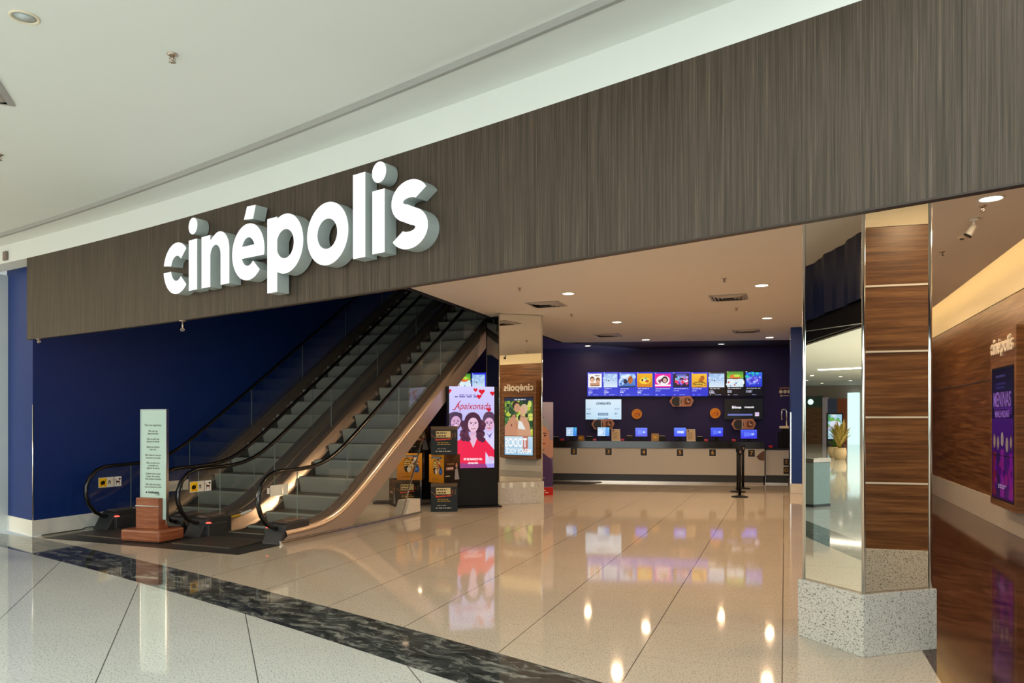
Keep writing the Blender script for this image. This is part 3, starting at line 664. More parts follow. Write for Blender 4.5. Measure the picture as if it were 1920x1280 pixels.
# ------------------------------------------------------------------ cardboard display cubes
def cube_pic(kind, seed=0):
    if kind == 'dark':
        p = Pic(.52, .52, 78, 78, '1a1e1e').grad('181c1c', '302a24', 0, .45, 1, 1).rect(0, .88, 1, 1, '5a4832')
        p.line([(0, .72), (.12, .62), (.22, .56)], .03, '7a4a34').poly([(.17, .60), (.17, .84), (.76, .86), (.76, .58)], '5c4a30').rect(.20, .62, .74, .83, 'd6c48c')
        p.dashes(.22, .73, .72, .82, 1, '3a3228', seed+1).dashes(.22, .63, .72, .71, 1, '4a3a28', seed+2).poly([(.18, .50), (.78, .55), (.78, .58), (.18, .545)], 'd2492e')
        p.dashes(.25, .41, .75, .47, 1, 'b08a3a', seed+3).dashes(.25, .35, .75, .40, 1, 'c8a040', seed+4).dashes(.24, .19, .74, .25, 1, '8c8c84', seed+5).dashes(.18, .11, .80, .15, 1, 'c8c8be', seed+6)
        return p.rect(.80, .62, .83, .76, '9a3c28').rect(.90, .6, .93, .78, '66553a')
    if kind == 'gold':
        p = Pic(.52, .52, 78, 78, 'cf8a1c').grad('b87418', 'dd9a2a')
        p.poly([(.14, .84), (.16, .92), (.82, .92), (.86, .84), (.78, .86), (.2, .86)], '20507c').dashes(.26, .87, .76, .90, 1, 'd8e0e0', seed+1)
        p.ell(.40, .60, .15, .22, '4a3620').ell(.40, .60, .125, .19, 'e0bc6a')
        for z in (.5, .58, .66, .74): p.line([(.3, z), (.5, z)], .025, '6a4a24')
        p.ell(.37, .65, .02, .03, '2a2018').ell(.44, .65, .02, .03, '2a2018').ell(.40, .42, .10, .12, '28241e').ell(.48, .40, .08, .10, 'd8ccb8')
        p.blobs(.54, .45, .82, .82, 26, ['e8e2d0', '3a8a8a', 'c8b898', '503c30', 'b83a34'], .05, seed).ell(.78, .40, .12, .12, '1e4e9a').dashes(.70, .36, .86, .44, 2, '8ab0e0', seed)
        return p.rect(.1, .27, .16, .3, '9a3a20').dashes(.22, .11, .84, .15, 1, '8a5c14', seed+2)
    p = Pic(.52, .52, 78, 78, '1c1614').grad('120f10', '5a3a20', 0, .5, 1, 1).dashes(.2, .62, .8, .72, 1, '8a6a3c', 2).rect(.12, .44, .6, .58, '6a3a34').dashes(.15, .46, .58, .56, 1, 'c8b8b0', 4)
    return p.ell(.78, .60, .06, .09, 'b08070').poly([(.66, .1), (.70, .48), (.84, .5), (.96, .1)], '8a8a90').dashes(.1, .2, .5, .28, 1, 'b0a8a0', 5)
def cube(label, xy, z, rz, front, side, grp, k=.93):
    t = thing('display_cube', label, 'display cube', (*xy, z), rz, grp)
    MB().box(-.26, .26, -.26, .26, 0, .52).build('cube_body', plain('dark_card', (.02, .018, .018), .5), t, bevel=.002)
    cube_pic(front).build('front_print', M['print'], t, (0, -.2615, 0))
    cube_pic(side, 3).build('side_print', M['print'], t, (.2615, 0, 0), PI/2)
    cube_pic(side, 5).build('side_print', M['print'], t, (-.2615, 0, 0), -PI/2)
    t.scale = (k, k, 1.0); return t
g = 'cardboard promo cubes stacked beside the totem screen'
cR = (-1.26, 13.92)
cube('dark promo cube on the floor in front of the totem screen, bottom of its stack', cR, 0, math.radians(4), 'dark', 'cast', g)
cube('promo cube turned corner on, its yellow and dark sides between two dark cubes', (cR[0], cR[1]+.03), .52, math.radians(48), 'cast', 'gold', g, .78)
cube('dark promo cube on top of its stack, overlapping the totem screen', cR, 1.04, math.radians(4), 'dark', 'gold', g)
cL = (-2.02, 14.72)
cube('dark promo cube on the floor behind the escalator side glass', (cL[0]-.10, cL[1]), 0, math.radians(24), 'dark', 'cast', g)
cube('yellow promo cube facing front, under the escalator side', (cL[0]+.04, cL[1]-.06), .52, math.radians(0), 'gold', 'dark', g)
cube('yellow and purple promo cube half hidden behind the escalator cladding', (cL[0]+.04, cL[1]+.10), 1.04, math.radians(40), 'cast', 'gold', g)
MB().box(-.5, .5, -.06, .06, 0, .03)
pl = thing('floor_plinth', 'thin black base plate on the floor beside the promo cubes', 'base plate', (cL[0]-.42, cL[1]+.45, 0), 0)
MB().box(-.35, .35, -.2, .2, 0, .03).build('plate', M['black'], pl, bevel=.005)
# ------------------------------------------------------------------ portrait standee behind the rear pillar
sd = thing('cardboard_standee', 'tall cardboard standee printed with a dark haired woman portrait, red foot', 'standee', (.57, 16.53, 0), math.radians(33))
MB().box(-.42, .42, 0, .42, 0, 2.08).build('standee_body', plain('card_edge', (.25, .22, .30), .5), sd, bevel=.004)
p = Pic(.84, 2.08, 70, 174, '8a86a8').grad('3c3254', 'a8a4c2', 0, .1, 1, 1).ell(.2, .9, .4, .1, 'c4c2d4').ell(.85, .5, .3, .1, 'b08a80')
p.ell(.52, .66, .34, .20, '2c2630').ell(.5, .72, .36, .13, '8e98ac').face(.64, .62, .30, 'b88a78', '2a2028', smile=False); p.ell(.66, .555, .09, .010, '9a3a44')
p.poly([(.05, .09), (.1, .40), (.4, .46), (.66, .46), (.95, .38), (1, .09)], '4a3a68').poly([(.40, .46), (.64, .46), (.6, .53), (.44, .53)], '96685a').ell(.4, .25, .2, .06, '6a6270').dashes(.2, .16, .9, .2, 2, 'b0a8a0', 2)
p.rect(0, 0, 1, .085, 'b02a2c').dashes(.2, .02, .9, .06, 2, 'e0b0a8', 3); p.build('printed_face', M['print'], sd, (0, -.002, 0))
p.build('printed_side', M['print'], sd, (.422, .21, 0), PI/2).scale = (.5, 1, 1)
# ------------------------------------------------------------------ wall cabinets with screens in the corridor
def cabinet(label, s, poster, loc_t=13.07, bright=.38):
    t = thing('display_cabinet', label, 'wall display', (*L(loc_t, s), 0), TH-PI/2)   # local x runs towards the viewer, -y faces the corridor
    MB().box(-.67, .67, 0, .235, .42, 2.96).build('body', M['wood_cab'], t, bevel=.004)
    mini_logo(t, 1.16, (0, -.012, 2.72), M['letter'], .024, 'lettering')
    p = poster(); H3 = p.nz//3
    MB().box(-.57, .57, -.004, .002, .52, 2.44).build('screen_bezel', M['black'], t)
    for i in range(3):
        q = Pic(1.10, .618, p.nx, H3); q.A = p.A[i*H3:(i+1)*H3].copy(); q.build('screen', M['scr'][bright], t, (0, -.006, .54+i*.628))
    return t
def post_purple():
    p = Pic(1.1, 1.88, 99, 168, '140a30').grad('2a0a4a', '1a1838', 0, .6, 1, 1).grad('4a0a5a', '5a1a8a', 0, 0, 1, .62)
    p.dashes(.2, .93, .8, .96, 1, '5a5aa0', 1).dashes(.2, .84, .85, .9, 2, '4a3a88', 2).rect(.1, .655, .95, .70, '6a2a9a').dashes(.12, .66, .93, .69, 1, '2a0a4a', 2).dashes(.15, .62, .85, .64, 1, '7a3aa0', 3)
    for x, z, c, h_ in ((.12, .46, '8a1a3a', 'b08a5a'), (.3, .45, '3a1a5a', '8a7a80'), (.5, .48, 'a020a0', 'd8c8b8'), (.72, .44, '5a1a7a', 'c8a8a0'), (.9, .46, '9a1aa0', '6a4a40')):
        p.poly([(x-.10, .02), (x-.07, z-.10), (x+.07, z-.10), (x+.10, .02)], c).ell(x, z-.02, .06, .055, h_).ell(x, z-.02, .04, .04, 'c8a090')
    return p.blobs(.1, .05, .95, .3, 20, ['7a10a0', 'a01a8a', '5a0a7a'], .07, 5).dashes(.3, .08, .7, .12, 2, 'd8b8e8', 6)
def post_couple():
    p = Pic(1.1, 1.88, 99, 168, '5a7a3a').blobs(0, .35, 1, 1, 90, ['8ab03a', 'c8d040', '2a4a2a', '4a7a3a', '1e3428', 'e0e070'], .10, 3)
    p.grad('a8d0f0', 'd0e8fa', 0, 0, 1, .33)
    p.rect(0, .945, 1, 1, '202a4a').dashes(.25, .955, .8, .985, 1, 'e8e8f0', 2)
    p.poly([(.05, .33), (.12, .55), (.22, .66), (.42, .70), (.50, .55), (.55, .33)], 'd9a080').poly([(.52, .33), (.52, .6), (.62, .68), (.85, .62), (.97, .45), (.92, .33)], 'd89a78').ell(.62, .50, .07, .10, 'b87858')
    p.ell(.30, .80, .13, .09, 'd8b894').ell(.36, .77, .10, .075, 'e0ac8c').ell(.60, .87, .13, .075, '3a2a22').ell(.55, .82, .11, .08, 'd49a78')
    p.poly([(.25, .44), (.52, .46), (.50, .60), (.38, .58)], 'f4f0ee').poly([(.55, .33), (.62, .7), (.70, .70), (1, .5), (1, .33)], 'cf9070').ell(.75, .52, .025, .02, '7a3a2a')
    return p.rect(.16, .06, .34, .33, 'c87a70').dashes(.1, .02, .9, .06, 1, '8ab0d0', 5)
c1 = cabinet('wooden wall cabinet with a stacked purple poster screen on the corridor wall', 4.73, post_purple)
pg = glow('purple_title', (.36, .16, .55), .6)
text('poster_title', 'MENINAS', .30, pg, c1, (0, -.012, 1.96), sx=.72, bold=.004); text('poster_title', 'MALVADAS', .13, pg, c1, (0, -.012, 1.76), sx=1.1, bold=.003)
c2 = cabinet('second wooden wall cabinet, its couple poster seen only mirrored in the rear pillar', 1.15, post_couple, bright=1.0)
text('poster_title', 'TODOS', .40, whg, c2, (.10, -.012, .93), sx=.62, bold=.012); text('poster_title', 'MENOS VOCÊ', .22, whg, c2, (.0, -.012, .66), sx=.72, bold=.006)
# ------------------------------------------------------------------ ticket counter and back wall (x along, y behind)
def at_back(x, y, q):
    p, z = bk(x, y, q); return p, z
ct = thing('ticket_counter', 'long ticket counter with beige front, black top and numbered plates', 'counter', (*BK(0, 0), 0), TB)
pl_, pr_ = bk(985, 860, -.08)[0], bk(1433.5, 860, -.08)[0]
MB().box(pl_, pr_, -.08, -.03, .235, .935).build('front_panel', M['panel'], ct, bevel=.003)
MB().box(pl_, pr_, -.12, .72, .935, 1.12).build('top', M['ctop'], ct, bevel=.006)
MB().box(pl_, pr_-.02, 0, .05, 0, .235).build('kick_plate', M['steel'], ct)
MB().box(pl_, pr_-.02, -.03, .70, .05, .935).build('carcass', M['char'], ct)
for i, (x, y) in enumerate(((1076, 846), (1141, 846.5), (1207, 847.5), (1275, 848.5), (1336, 848.5), (1409, 849.5))):
    p, z = bk(x, y, -.085)
    b = MB().box(p-.085, p+.085, -.088, -.08, z-.09, z+.09).build('number_plate', M['ink'], ct)
    text('digit', str(i+2), .14, M['amber'], b, (p, -.0895, z), bold=.003)
    MB().box(p-.095, p+.095, -.083, -.079, z-.10, z+.10).build('plate_frame', M['white_st'], b)
p, z = bk(1428, 856, -.085); w_ = bk(1433, 856, -.085)[0]
MB().prism([(p-.13, z), (p-.03, z+.10), (w_, z+.16), (w_, z-.10), (p-.06, z-.09)], -.084, -.080, axis='y').build('vinyl_patch', M['brownst'], ct)
lc = thing('low_counter', 'lower beige side counter with two black letter plates', 'counter', (*BK(0, 0), 0), TB)
a_, b_ = bk(1435.5, 860, .1)[0], bk(1479, 860, .1)[0]
MB().box(a_, b_, .10, .14, .235, .90).build('front_panel', M['panel'], lc, bevel=.003)
MB().box(a_, b_, .07, .8, .90, .96).build('top', M['ctop'], lc, bevel=.005)
MB().box(a_, b_, .18, .22, 0, .235).build('kick_plate', M['chrome'], lc)
MB().box(a_+.01, b_, .14, .78, .04, .90).build('carcass', M['char'], lc)
for ch, y in (('E', 866), ('O', 881.5)):
    p, z = bk(1474.5, y, .09); b = MB().box(p-.07, p+.07, .092, .10, z-.09, z+.09).build('letter_plate', M['ink'], lc)
    text('plate_letter', ch, .13, M['amber'], b, (p, .0905, z))
ZT = 1.12
spots = ['by plate 2', 'by plate 3', 'above plate 4', 'above plate 5', 'above plate 6', 'at the end above plate 7']
for i, (x, y0, wd) in enumerate(((1071.5, 817, 20), (1131.5, 817, 22.5), (1202.5, 818, 22.5), (1275, 818, 22), (1344, 818, 22.5), (1404, 822, 29))):
    p, z = bk(x, y0, .25); w_ = wd*.0142; hz = .235
    t = thing('sales_monitor', 'sales monitor with %s screen on the counter, %s' % ('a white and blue list' if i < 2 else 'a plain blue', spots[i]), 'monitor', (*BK(p, .25), ZT), TB, 'sales monitors along the ticket counter')
    z0 = z-ZT
    MB().box(-.13, .13, -.02, .16, 0, .02).build('foot', M['black'], t, bevel=.004)
    MB().prism([(.02, .02), (.08, .02), (.06, z0+.12), (.03, z0+.12)], -.05, .05, axis='x').build('stand', M['black'], t)
    MB().box(-w_/2-.012, w_/2+.012, .0, .035, z0-.03, z0+hz+.014).build('housing', M['black'], t, bevel=.004)
    q = Pic(w_, hz, 40, 30, '3a48f0')
    if i < 2: q.grad('2a6ad8', '50c0f0').rect(0, 0, .66, 1, 'b8d8f4').dashes(.05, .08, .6, .92, 9, '5a90c8', i).rect(.05, .12, .6, .86, '9ac0ea').dashes(.07, .15, .58, .84, 7, 'e8f2fc', i).rect(.72, 0, .86, 1, '3a8ae0')
    elif i == 3: q.grad('3a40f0', '5a80f8').rect(.28, .38, .8, .62, 'd8e4ff').dashes(.3, .4, .78, .6, 2, '6a80f0', 1)
    else: q.grad('3430e0', '4a62f0').poly([(.2, .2), (.2, .75), (.8, .62), (.8, .36)], '5a74fa').ell(.74, .5, .10, .12, 'a8c0ff')
    q.build('screen', M['scr'][1.0], t, (0, -.002, z0))
for i, (x, lbl) in enumerate(((1155, 'white price list leaflet standing on the counter beside the monitor by plate 3'), (1296, 'white price list leaflet standing on the counter beside the monitor above plate 5'))):
    p, z = bk(x, 826, -.02); t = thing('leaflet_stand', lbl, 'leaflet', (*BK(p, -.02), ZT), TB+.1, 'leaflets on the ticket counter')
    MB().prism([(0, .0), (.012, .0), (.082, .315), (.07, .315)], -.115, .115, axis='x').build('acrylic_holder', M['white_st'], t)
    q = Pic(.215, .30, 40, 56, 'cdb596').dashes(.08, .1, .92, .8, 16, '8a7660', i).rect(.08, .86, .3, .96, '3a2a20').rect(0, 0, 1, .03, 'e8dcc8'); o = q.build('leaflet', M['print'], t, (0, -.004, .006)); o.rotation_euler = (-.22, 0, 0)
    MB().box(-.12, .12, -.05, .03, 0, .012).build('holder_foot', M['white_st'], t)
for i, (x, wd, c, lbl) in enumerate(((1089, 11, 'a07838', 'small brown tent card on the counter between plates 2 and 3'), (1228, 14, 'b08a58', 'tan tent card with a gold logo on the counter after plate 4'))):
    p, z = bk(x, 824, .0); t = thing('tent_card', lbl, 'card', (*BK(p, 0), ZT), TB-.2, 'tent cards on the ticket counter')
    hh = .14 if i == 0 else .20; MB().prism([(0, 0), (.03, hh), (.036, hh), (.12, 0)], -wd*.007, wd*.007, axis='x').build('card', plain('tan_card_%d' % i, lin(c), .5), t)
    o = MB().box(-.04, .04, -.006, -.003, hh*.4, hh*.66).build('gold_mark', M['yellow'], t); o.rotation_euler = (-.14, 0, 0)
for i, (x, zz, lbl) in enumerate(((1042, .1, 'small black receipt printer beside the cardboard standee'), (1105, .11, 'small black receipt printer between the first two monitors'), (1180.5, .13, 'small black receipt printer left of the monitor above plate 4'), (1242, .13, 'small black receipt printer left of the monitor above plate 5'), (1312, .12, 'small black receipt printer left of the monitor above plate 6'))):
    p, z = bk(x, 824, .2); t = thing('receipt_printer', lbl, 'printer', (*BK(p, .2), ZT), TB, 'receipt printers on the ticket counter')
    MB().prism([(-.06, 0), (-.06, zz*.6), (-.02, zz), (.12, zz), (.12, 0)], -.085, .085, axis='x').build('printer_body', M['black'], t, bevel=.006)
    MB().box(-.07, .07, -.035, .06, zz, zz+.012).build('lid', M['panel'], t, bevel=.004)
for i, (x, lbl) in enumerate(((1054, 'red card reader beside the monitor by plate 2'), (1115, 'red card reader left of the monitor by plate 3'), (1167, 'red card reader beside the leaflet after plate 3'), (1324, 'red card reader left of the monitor above plate 6'), (1376, 'red card reader left of the end monitor above plate 7'))):
    p, z = bk(x, 826, .02); t = thing('card_reader', lbl, 'card reader', (*BK(p, .02), ZT), TB, 'red card readers on the counters')
    MB().prism([(-.05, 0), (-.05, .02), (.05, .055), (.06, 0)], -.045, .045, axis='x').build('reader_body', M['red'], t, bevel=.005)
    MB().box(-.03, .03, -.035, .0, .025, .034).build('keypad', M['ink'], t)
p, z = bk(1445, 838, .2); t = thing('card_reader', 'red card reader alone on the lower side counter', 'card reader', (*BK(p, .2), .96), TB, 'red card readers on the counters')
MB().prism([(-.05, 0), (-.05, .02), (.05, .055), (.06, 0)], -.045, .045, axis='x').build('reader_body', M['red'], t, bevel=.005); MB().box(-.03, .03, -.035, .0, .025, .034).build('keypad', M['ink'], t)
p, z = bk(1473, 838, .35); t = thing('drink_dispenser', 'black drink machine with a bent steel tap on the lower side counter', 'drink dispenser', (*BK(p, .35), .96), TB)
MB().box(-.16, .06, -.15, .25, 0, .42).build('machine_body', M['black'], t, bevel=.01); MB().box(-.12, .06, -.12, .2, .50, .56).build('top_tray', M['cream'], t, bevel=.005)
MB().box(-.09, .05, -.08, .15, .42, .50).build('neck', M['black'], t); MB().tube([(.03, 0, .56), (.03, 0, .93), (.015, 0, .985), (-.03, 0, 1.01), (-.08, 0, .985), (-.095, 0, .93), (-.095, 0, .72)], .024, 10).build('tap', M['chrome'], t)
t = thing('floor_mat', 'black floor mat before the counter left end, beside the standee', 'mat', (*BK(-5, -.4), 0), TB)
def inv(xy):
    a = fl(*xy); dx, dy = a[0]-t.location.x, a[1]-t.location.y; c, s = math.cos(TB), math.sin(TB); return (dx*c+dy*s, -dx*s+dy*c)
MB().prism([inv((960, 908.5)), inv((1098, 908)), inv((1128, 904.5)), (inv((1128, 904.5))[0], .37), (inv((960, 905))[0], .37)], .001, .010).build('mat', M['plate'], t)
# menu boards
cols = [(1101, 1131), (1131, 1160), (1160, 1193.5), (1193.5, 1226), (1226, 1261), (1261, 1295), (1295, 1328.5), (1328.5, 1361), (1361, 1398), (1398, 1432)]
def art(p, x0, x1, k):
    z0, z1 = .36, .93; W_ = x1-x0; m = x0+W_*.05; n = x1-W_*.07; c = (m+n)/2; r = (n-m)
    if k == 0: p.rect(m, z0, n, z1, 'f4f2ee').ell(c-.2*r, .70, .17*r, .12, '6a4430').ell(c-.2*r, .66, .13*r, .09, 'e0b090').ell(c+.22*r, .66, .15*r, .12, '7a4a30').ell(c+.22*r, .60, .12*r, .09, 'd8a488').rect(m+.15*r, z0+.06, n-.15*r, .55, 'c89070').rect(m+.2*r, z0+.05, n-.2*r, z0+.09, '443024').dashes(c, .82, n-.05*r, .88, 1, '5a4036', 1)
    elif k in (1, 7): p.grad('dcecfa', '8ab4e8', m, z0, n, z1).blobs(m, .62, n, .9, 14, ['c4dcf6', 'a0c4ee', 'e4f0fc'], .05, 3).ell(c-.15*r, .64, .05*r, .03, '26344e').ell(c-.3*r, .66, .03*r, .03, '4a5a78').ell(c+.2*r, .66, .04*r, .025, '8a9ab8')
    elif k == 2: p.grad('2a5ab0', '8ab8f0', m, z0, n, z1).blobs(m, .5, n, .85, 16, ['dcecff', '4a84d8', 'b8d4f8'], .05, 4).ell(c+.2*r, .68, .16*r, .16, 'c06a28').ell(c-.12*r, .62, .12*r, .10, '1a2444').line([(c-.1*r, .55), (c+.3*r, .80)], .02, '2a1a18').rect(m, z0, n, z0+.06, '16305a')
    elif k == 3: p.grad('d07818', 'f8b820', m, z0, n, z1).ell(c, .64, .36*r, .14, 'fad040').ell(c-.15*r, .66, .07*r, .05, '3a2418').ell(c+.05*r, .72, .10*r, .06, '8ac070').ell(c+.15*r, .62, .12*r, .05, 'c04a28').ell(c-.02*r, .66, .08*r, .04, 'f0e8d8')
    elif k == 4: p.rect(m, z0, n, z1, 'e8149c').ell(c, .66, .42*r, .20, 'f8eef6').ell(c+.12*r, .68, .2*r, .14, '1a1420').ell(c+.12*r, .66, .12*r, .09, 'd0a8a0').blobs(m+.1*r, .48, c, .7, 10, ['c0287a', '6a3048', 'e8b8c8'], .03, 6).rect(m, z0+.06, n, z0+.13, 'f8f0f8')
    elif k == 5: p.rect(m, z0, n, z1, '161a34').blobs(m+.1*r, .48, n-.1*r, .82, 44, ['e04a90', '40b8d8', 'a8a0f0', 'f0e0f0', 'e83a58', '6a3ad0'], .035, 7).rect(c-.3*r, .82, c+.3*r, .9, '5a6ac8')
    elif k == 6: p.grad('e09a20', 'f4c030', m, z0, n, z1).ell(c+.2*r, .76, .14*r, .09, 'a8561c').ell(c+.12*r, .66, .16*r, .10, 'b8641e').ell(c, .50, .42*r, .10, '5a3410').ell(c, .49, .38*r, .075, 'e0b838').dashes(c-.34*r, .45, c+.34*r, .53, 1, '6a4410', 3)
    elif k == 8: p.rect(m, z0, n, z1, 'd8ecf4').grad('8ac838', '3a8a38', m, .72, n, z1+.04).ell(c, .76, .32*r, .10, 'e07038').ell(c+.1*r, .80, .2*r, .05, 'b8e048').blobs(m, .40, n, .6, 14, ['e8f4fa', 'c83a30', '5a8ac0', 'f0f0f0'], .03, 8).line([(m, .7), (n, .7)], .012, '2a3a2a')
    else: p.grad('2830c8', '3a6ae8', m, z0, n, z1).blobs(m, .74, n, .92, 14, ['30c0c8', '3ad0a8', '2a50d8'], .05, 9).ell(c, .62, .36*r, .16, '5a48d8').blobs(m+.1*r, .48, n-.1*r, .74, 26, ['8a80f0', 'c8c0ff', '3a2ab8', '6a90f8'], .03, 10)
    p.rect(m, .945, m+.09*r, .975, 'f4f6ff').dashes(m+.05*r, .285, n-.05*r, .335, 1, 'f4f6ff', k+20)
    rows = (3, 3, 2, 3, 1, 1, 1, 3, 2, 2)[k]
    for i in range(rows): p.dashes(m+.02*r, .205-.06*i, m+.40*r, .25-.06*i, 1, 'dfe4ff', k*5+i)
    p.dashes(m+.05*r, .035, m+.18*r, .075, 1, 'e8ecff', k).dashes(c-.1*r, .035, c+.3*r, .08, 1, 'a8b4f8', k+3)
def menu(lbl, x0, x1, ks, yt, yb, q=2.12):
    p0, za = bk(x0, yt, q); p1, _ = bk(x1, yt, q); _, zb = bk((x0+x1)/2, yb, q); w_, h_ = p1-p0-.008, za-zb
    t = thing('menu_screen', lbl, 'menu screen', (*BK((p0+p1)/2, q), zb), TB, 'row of menu screens above the counter')
    MB().box(-w_/2, w_/2, .004, .07, 0, h_).build('housing', M['black'], t, bevel=.003)
    MB().box(-.2, .2, .07, .17, .2, .5).build('wall_bracket', M['char'], t)
    P = Pic(w_, h_, 40*len(ks), 60, '101014'); n = len(ks)
    for j, k in enumerate(ks):
        P.rect(j/n, 0, (j+1)/n, 1, '2a34d0' if k < 7 else '0c0c12'); art(P, j/n, (j+1)/n, k)
    P.build('screen', M['scr'][1.0], t, (0, 0, 0)); return t
mt = ['menu screen with a white poster and a snowy one, at the left row end', 'menu screen with a blue action poster beside a yellow one', 'menu screen with a magenta poster beside a dark colourful one', 'menu screen with a yellow poster on blue beside a snowy one', 'menu screen with a green and white poster and a blue one']
for j in range(5): menu(mt[j], cols[2*j][0], cols[2*j+1][1], (2*j, 2*j+1), 697.5 if j < 4 else 695, 742.5)
menu('menu screen partly hidden behind the totem and the escalator', 857, 911.5, (8, 1), 699, 749)
# two televisions under the menu row
p0, za = bk(1098, 748.5, 2.1); p1, zb = bk(1165, 786, 2.1)
t = thing('wall_television', 'wall television showing a pale page with a dark logo, under the menu row', 'television', (*BK((p0+p1)/2, 2.1), zb), TB)
w_, h_ = p1-p0, za-zb; MB().box(-w_/2, w_/2, .004, .06, 0, h_).build('housing', M['black'], t, bevel=.004); MB().box(-.15, .15, .06, .195, .2, .4).build('wall_bracket', M['char'], t)
q = Pic(w_, h_, 110, 62, 'c4dcee').grad('b4d4ea', 'd4e6f4')
for x, z in ((.03, .5), (.03, .26), (.81, .5), (.81, .26)): q.dashes(x, z-.02, x+.15, z+.06, 1, '3a5a88', int(x*9+z*7)).dashes(x+.02, z-.12, x+.13, z-.09, 1, '8ab0d0', 3)
q.rect(.35, .20, .64, .32, '5a7aa0').dashes(.37, .22, .62, .30, 1, 'b8d0e4', 6).rect(.35, 0, .64, .08, '4a88b8').dashes(.37, .01, .62, .06, 1, 'a0d8e0', 7)
q.build('screen', M['scr'][1.0], t); mini_logo(t, .44, (.0, -.004, h_*.79), glow('dark_logo', (.03, .06, .14), 1.), .002, 'screen_logo')
p0, za = bk(1358, 747.5, 2.1); p1, zb = bk(1430, 785.5, 2.1)
t = thing('wall_television', 'wall television showing a black page with white words, under the menu row', 'television', (*BK((p0+p1)/2, 2.1), zb), TB)
w_, h_ = p1-p0, za-zb; MB().box(-w_/2, w_/2, .004, .06, 0, h_).build('housing', M['black'], t, bevel=.004); MB().box(-.15, .15, .06, .195, .2, .4).build('wall_bracket', M['char'], t)
q = Pic(w_, h_, 110, 62, '141414').rect(.09, .17, .74, .26, '6e76bc').rect(.80, .14, .91, .34, 'd8c0e4').rect(.80, .14, .87, .2, 'f0e8f4'); q.build('screen', M['scr'][1.0], t)
text('screen_words', 'Bônus', .105, whg, t, (-.19, -.004, h_*.58), bold=.003); mini_logo(t, .27, (.16, -.004, h_*.58), whg, .002, 'screen_logo')
for x, y, lbl in ((1194, 776, 'round orange wall sign nearer the pale television'), (1341, 774.5, 'round orange wall sign nearer the black television')):
    p, z = bk(x, y, 2.22); t = thing('round_sign', lbl, 'sign', (*BK(p, 2.2), z), TB, 'round orange signs')
    MB().lathe([(.145, .06), (.155, .05), (.155, 0)], (0, .06, 0), 32, axis='y').build('disc', M['orange'], t)
    o = Pic(.22, .22, 40, 40, 'f59a34').ell(.4, .7, .32, .14, 'ffb04a').ell(.55, .6, .3, .12, 'f07028').ell(.5, .3, .34, .16, 'ee7828').ell(.62, .38, .2, .08, 'f4b060').ell(.82, .42, .09, .12, '50586a').ell(.35, .25, .16, .07, 'f09838').build('disc_print', M['print'], t, (0, -.0015, -.11))
    MB().cyl((0, .06, 0), (0, .1, 0), .05).build('wall_mount', M['char'], t)
for x, y, lbl in ((1278, 752, 'pink framed combo board hanging at the middle of the menu row'), (1130.5, 795, 'pink framed combo board under the pale television'), (1394.5, 795, 'pink framed combo board under the black television')):
    p, z = bk(x, y, 1.98); t = thing('combo_board', lbl, 'sign', (*BK(p, 1.98), z), TB, 'combo boards on the back wall'); k = 1.05
    pts = [(-.33, 0), (-.25, .13), (.24, .15), (.33, .02), (.26, -.14), (.1, -.155), (-.24, -.15)]
    MB().prism([(a*k, b*k) for a, b in pts], 0, .05, axis='y').build('board', plain('pink_frame', (.62, .28, .20), .4), t, bevel=.01)
    MB().lathe([(.135, .008), (.14, 0)], (-.14, 0, -.005), 24, axis='y').build('photo_disc', M['char'], t)
    d2 = MB().lathe([(.115, .008), (.12, 0)], (.17, 0, 0), 24, axis='y').build('photo_disc', plain('tan_disc', (.42, .2, .11), .4), t)
    Pic(.16, .16, 24, 24, '8a5038').blobs(.1, .1, .9, .9, 16, ['c89078', 'e0c8b8', '3a3450', '6a3828'], .14, 4).build('food_print', M['print'], t, (.17, -.010, -.08))
    MB().box(-.055, -.03, -.012, 0, -.12, .1).build('label_strip', M['paper'], t); MB().cyl((0, .05, 0), (0, .32, 0), .03).build('wall_mount', M['char'], t)
p, z = bk(1472, 734, 2.29); t = thing('wall_sticker', 'small pale lettered sticker with three round marks on the indigo wall', 'sticker', (*BK(p, 2.297), z), TB)
mb = MB()
for k in (-1, 0, 1): mb.lathe([(.05, .003), (.052, 0)], (k*.115, 0, 0), 16, axis='y')
mb.box(-.13, .16, -.003, 0, -.125, -.105).box(-.13, -.09, -.003, 0, -.145, -.09).build('round_marks', M['paper'], t); text('sticker_words', 'atendimento', .075, M['amber'], t, (0, -.003, .11), sx=.8)
# ------------------------------------------------------------------ stanchions
for (x, y), lbl in zip(((1387, 931.5), (1383.5, 922), (1393, 916)), ('black belt stanchion nearest the camera, in front of the counter', 'black belt stanchion in the middle of the three by the counter', 'black belt stanchion closest to the counter front')):
    t = thing('stanchion', lbl, 'stanchion', (*fl(x, y), 0), 0, 'black belt stanchions')
    MB().lathe([(.18, 0), (.18, .012), (.15, .022), (.04, .034), (.035, .05)], n=28).build('base', M['black'], t); MB().cyl((0, 0, .04), (0, 0, .98), .032).build('post', M['black'], t)
    MB().lathe([(.042, .93), (.046, .94), (.046, 1.05), (.03, 1.07)], n=20).build('belt_head', M['black'], t); MB().box(-.02, .02, -.05, -.044, .96, 1.02).build('belt_clip', M['steel'], t)
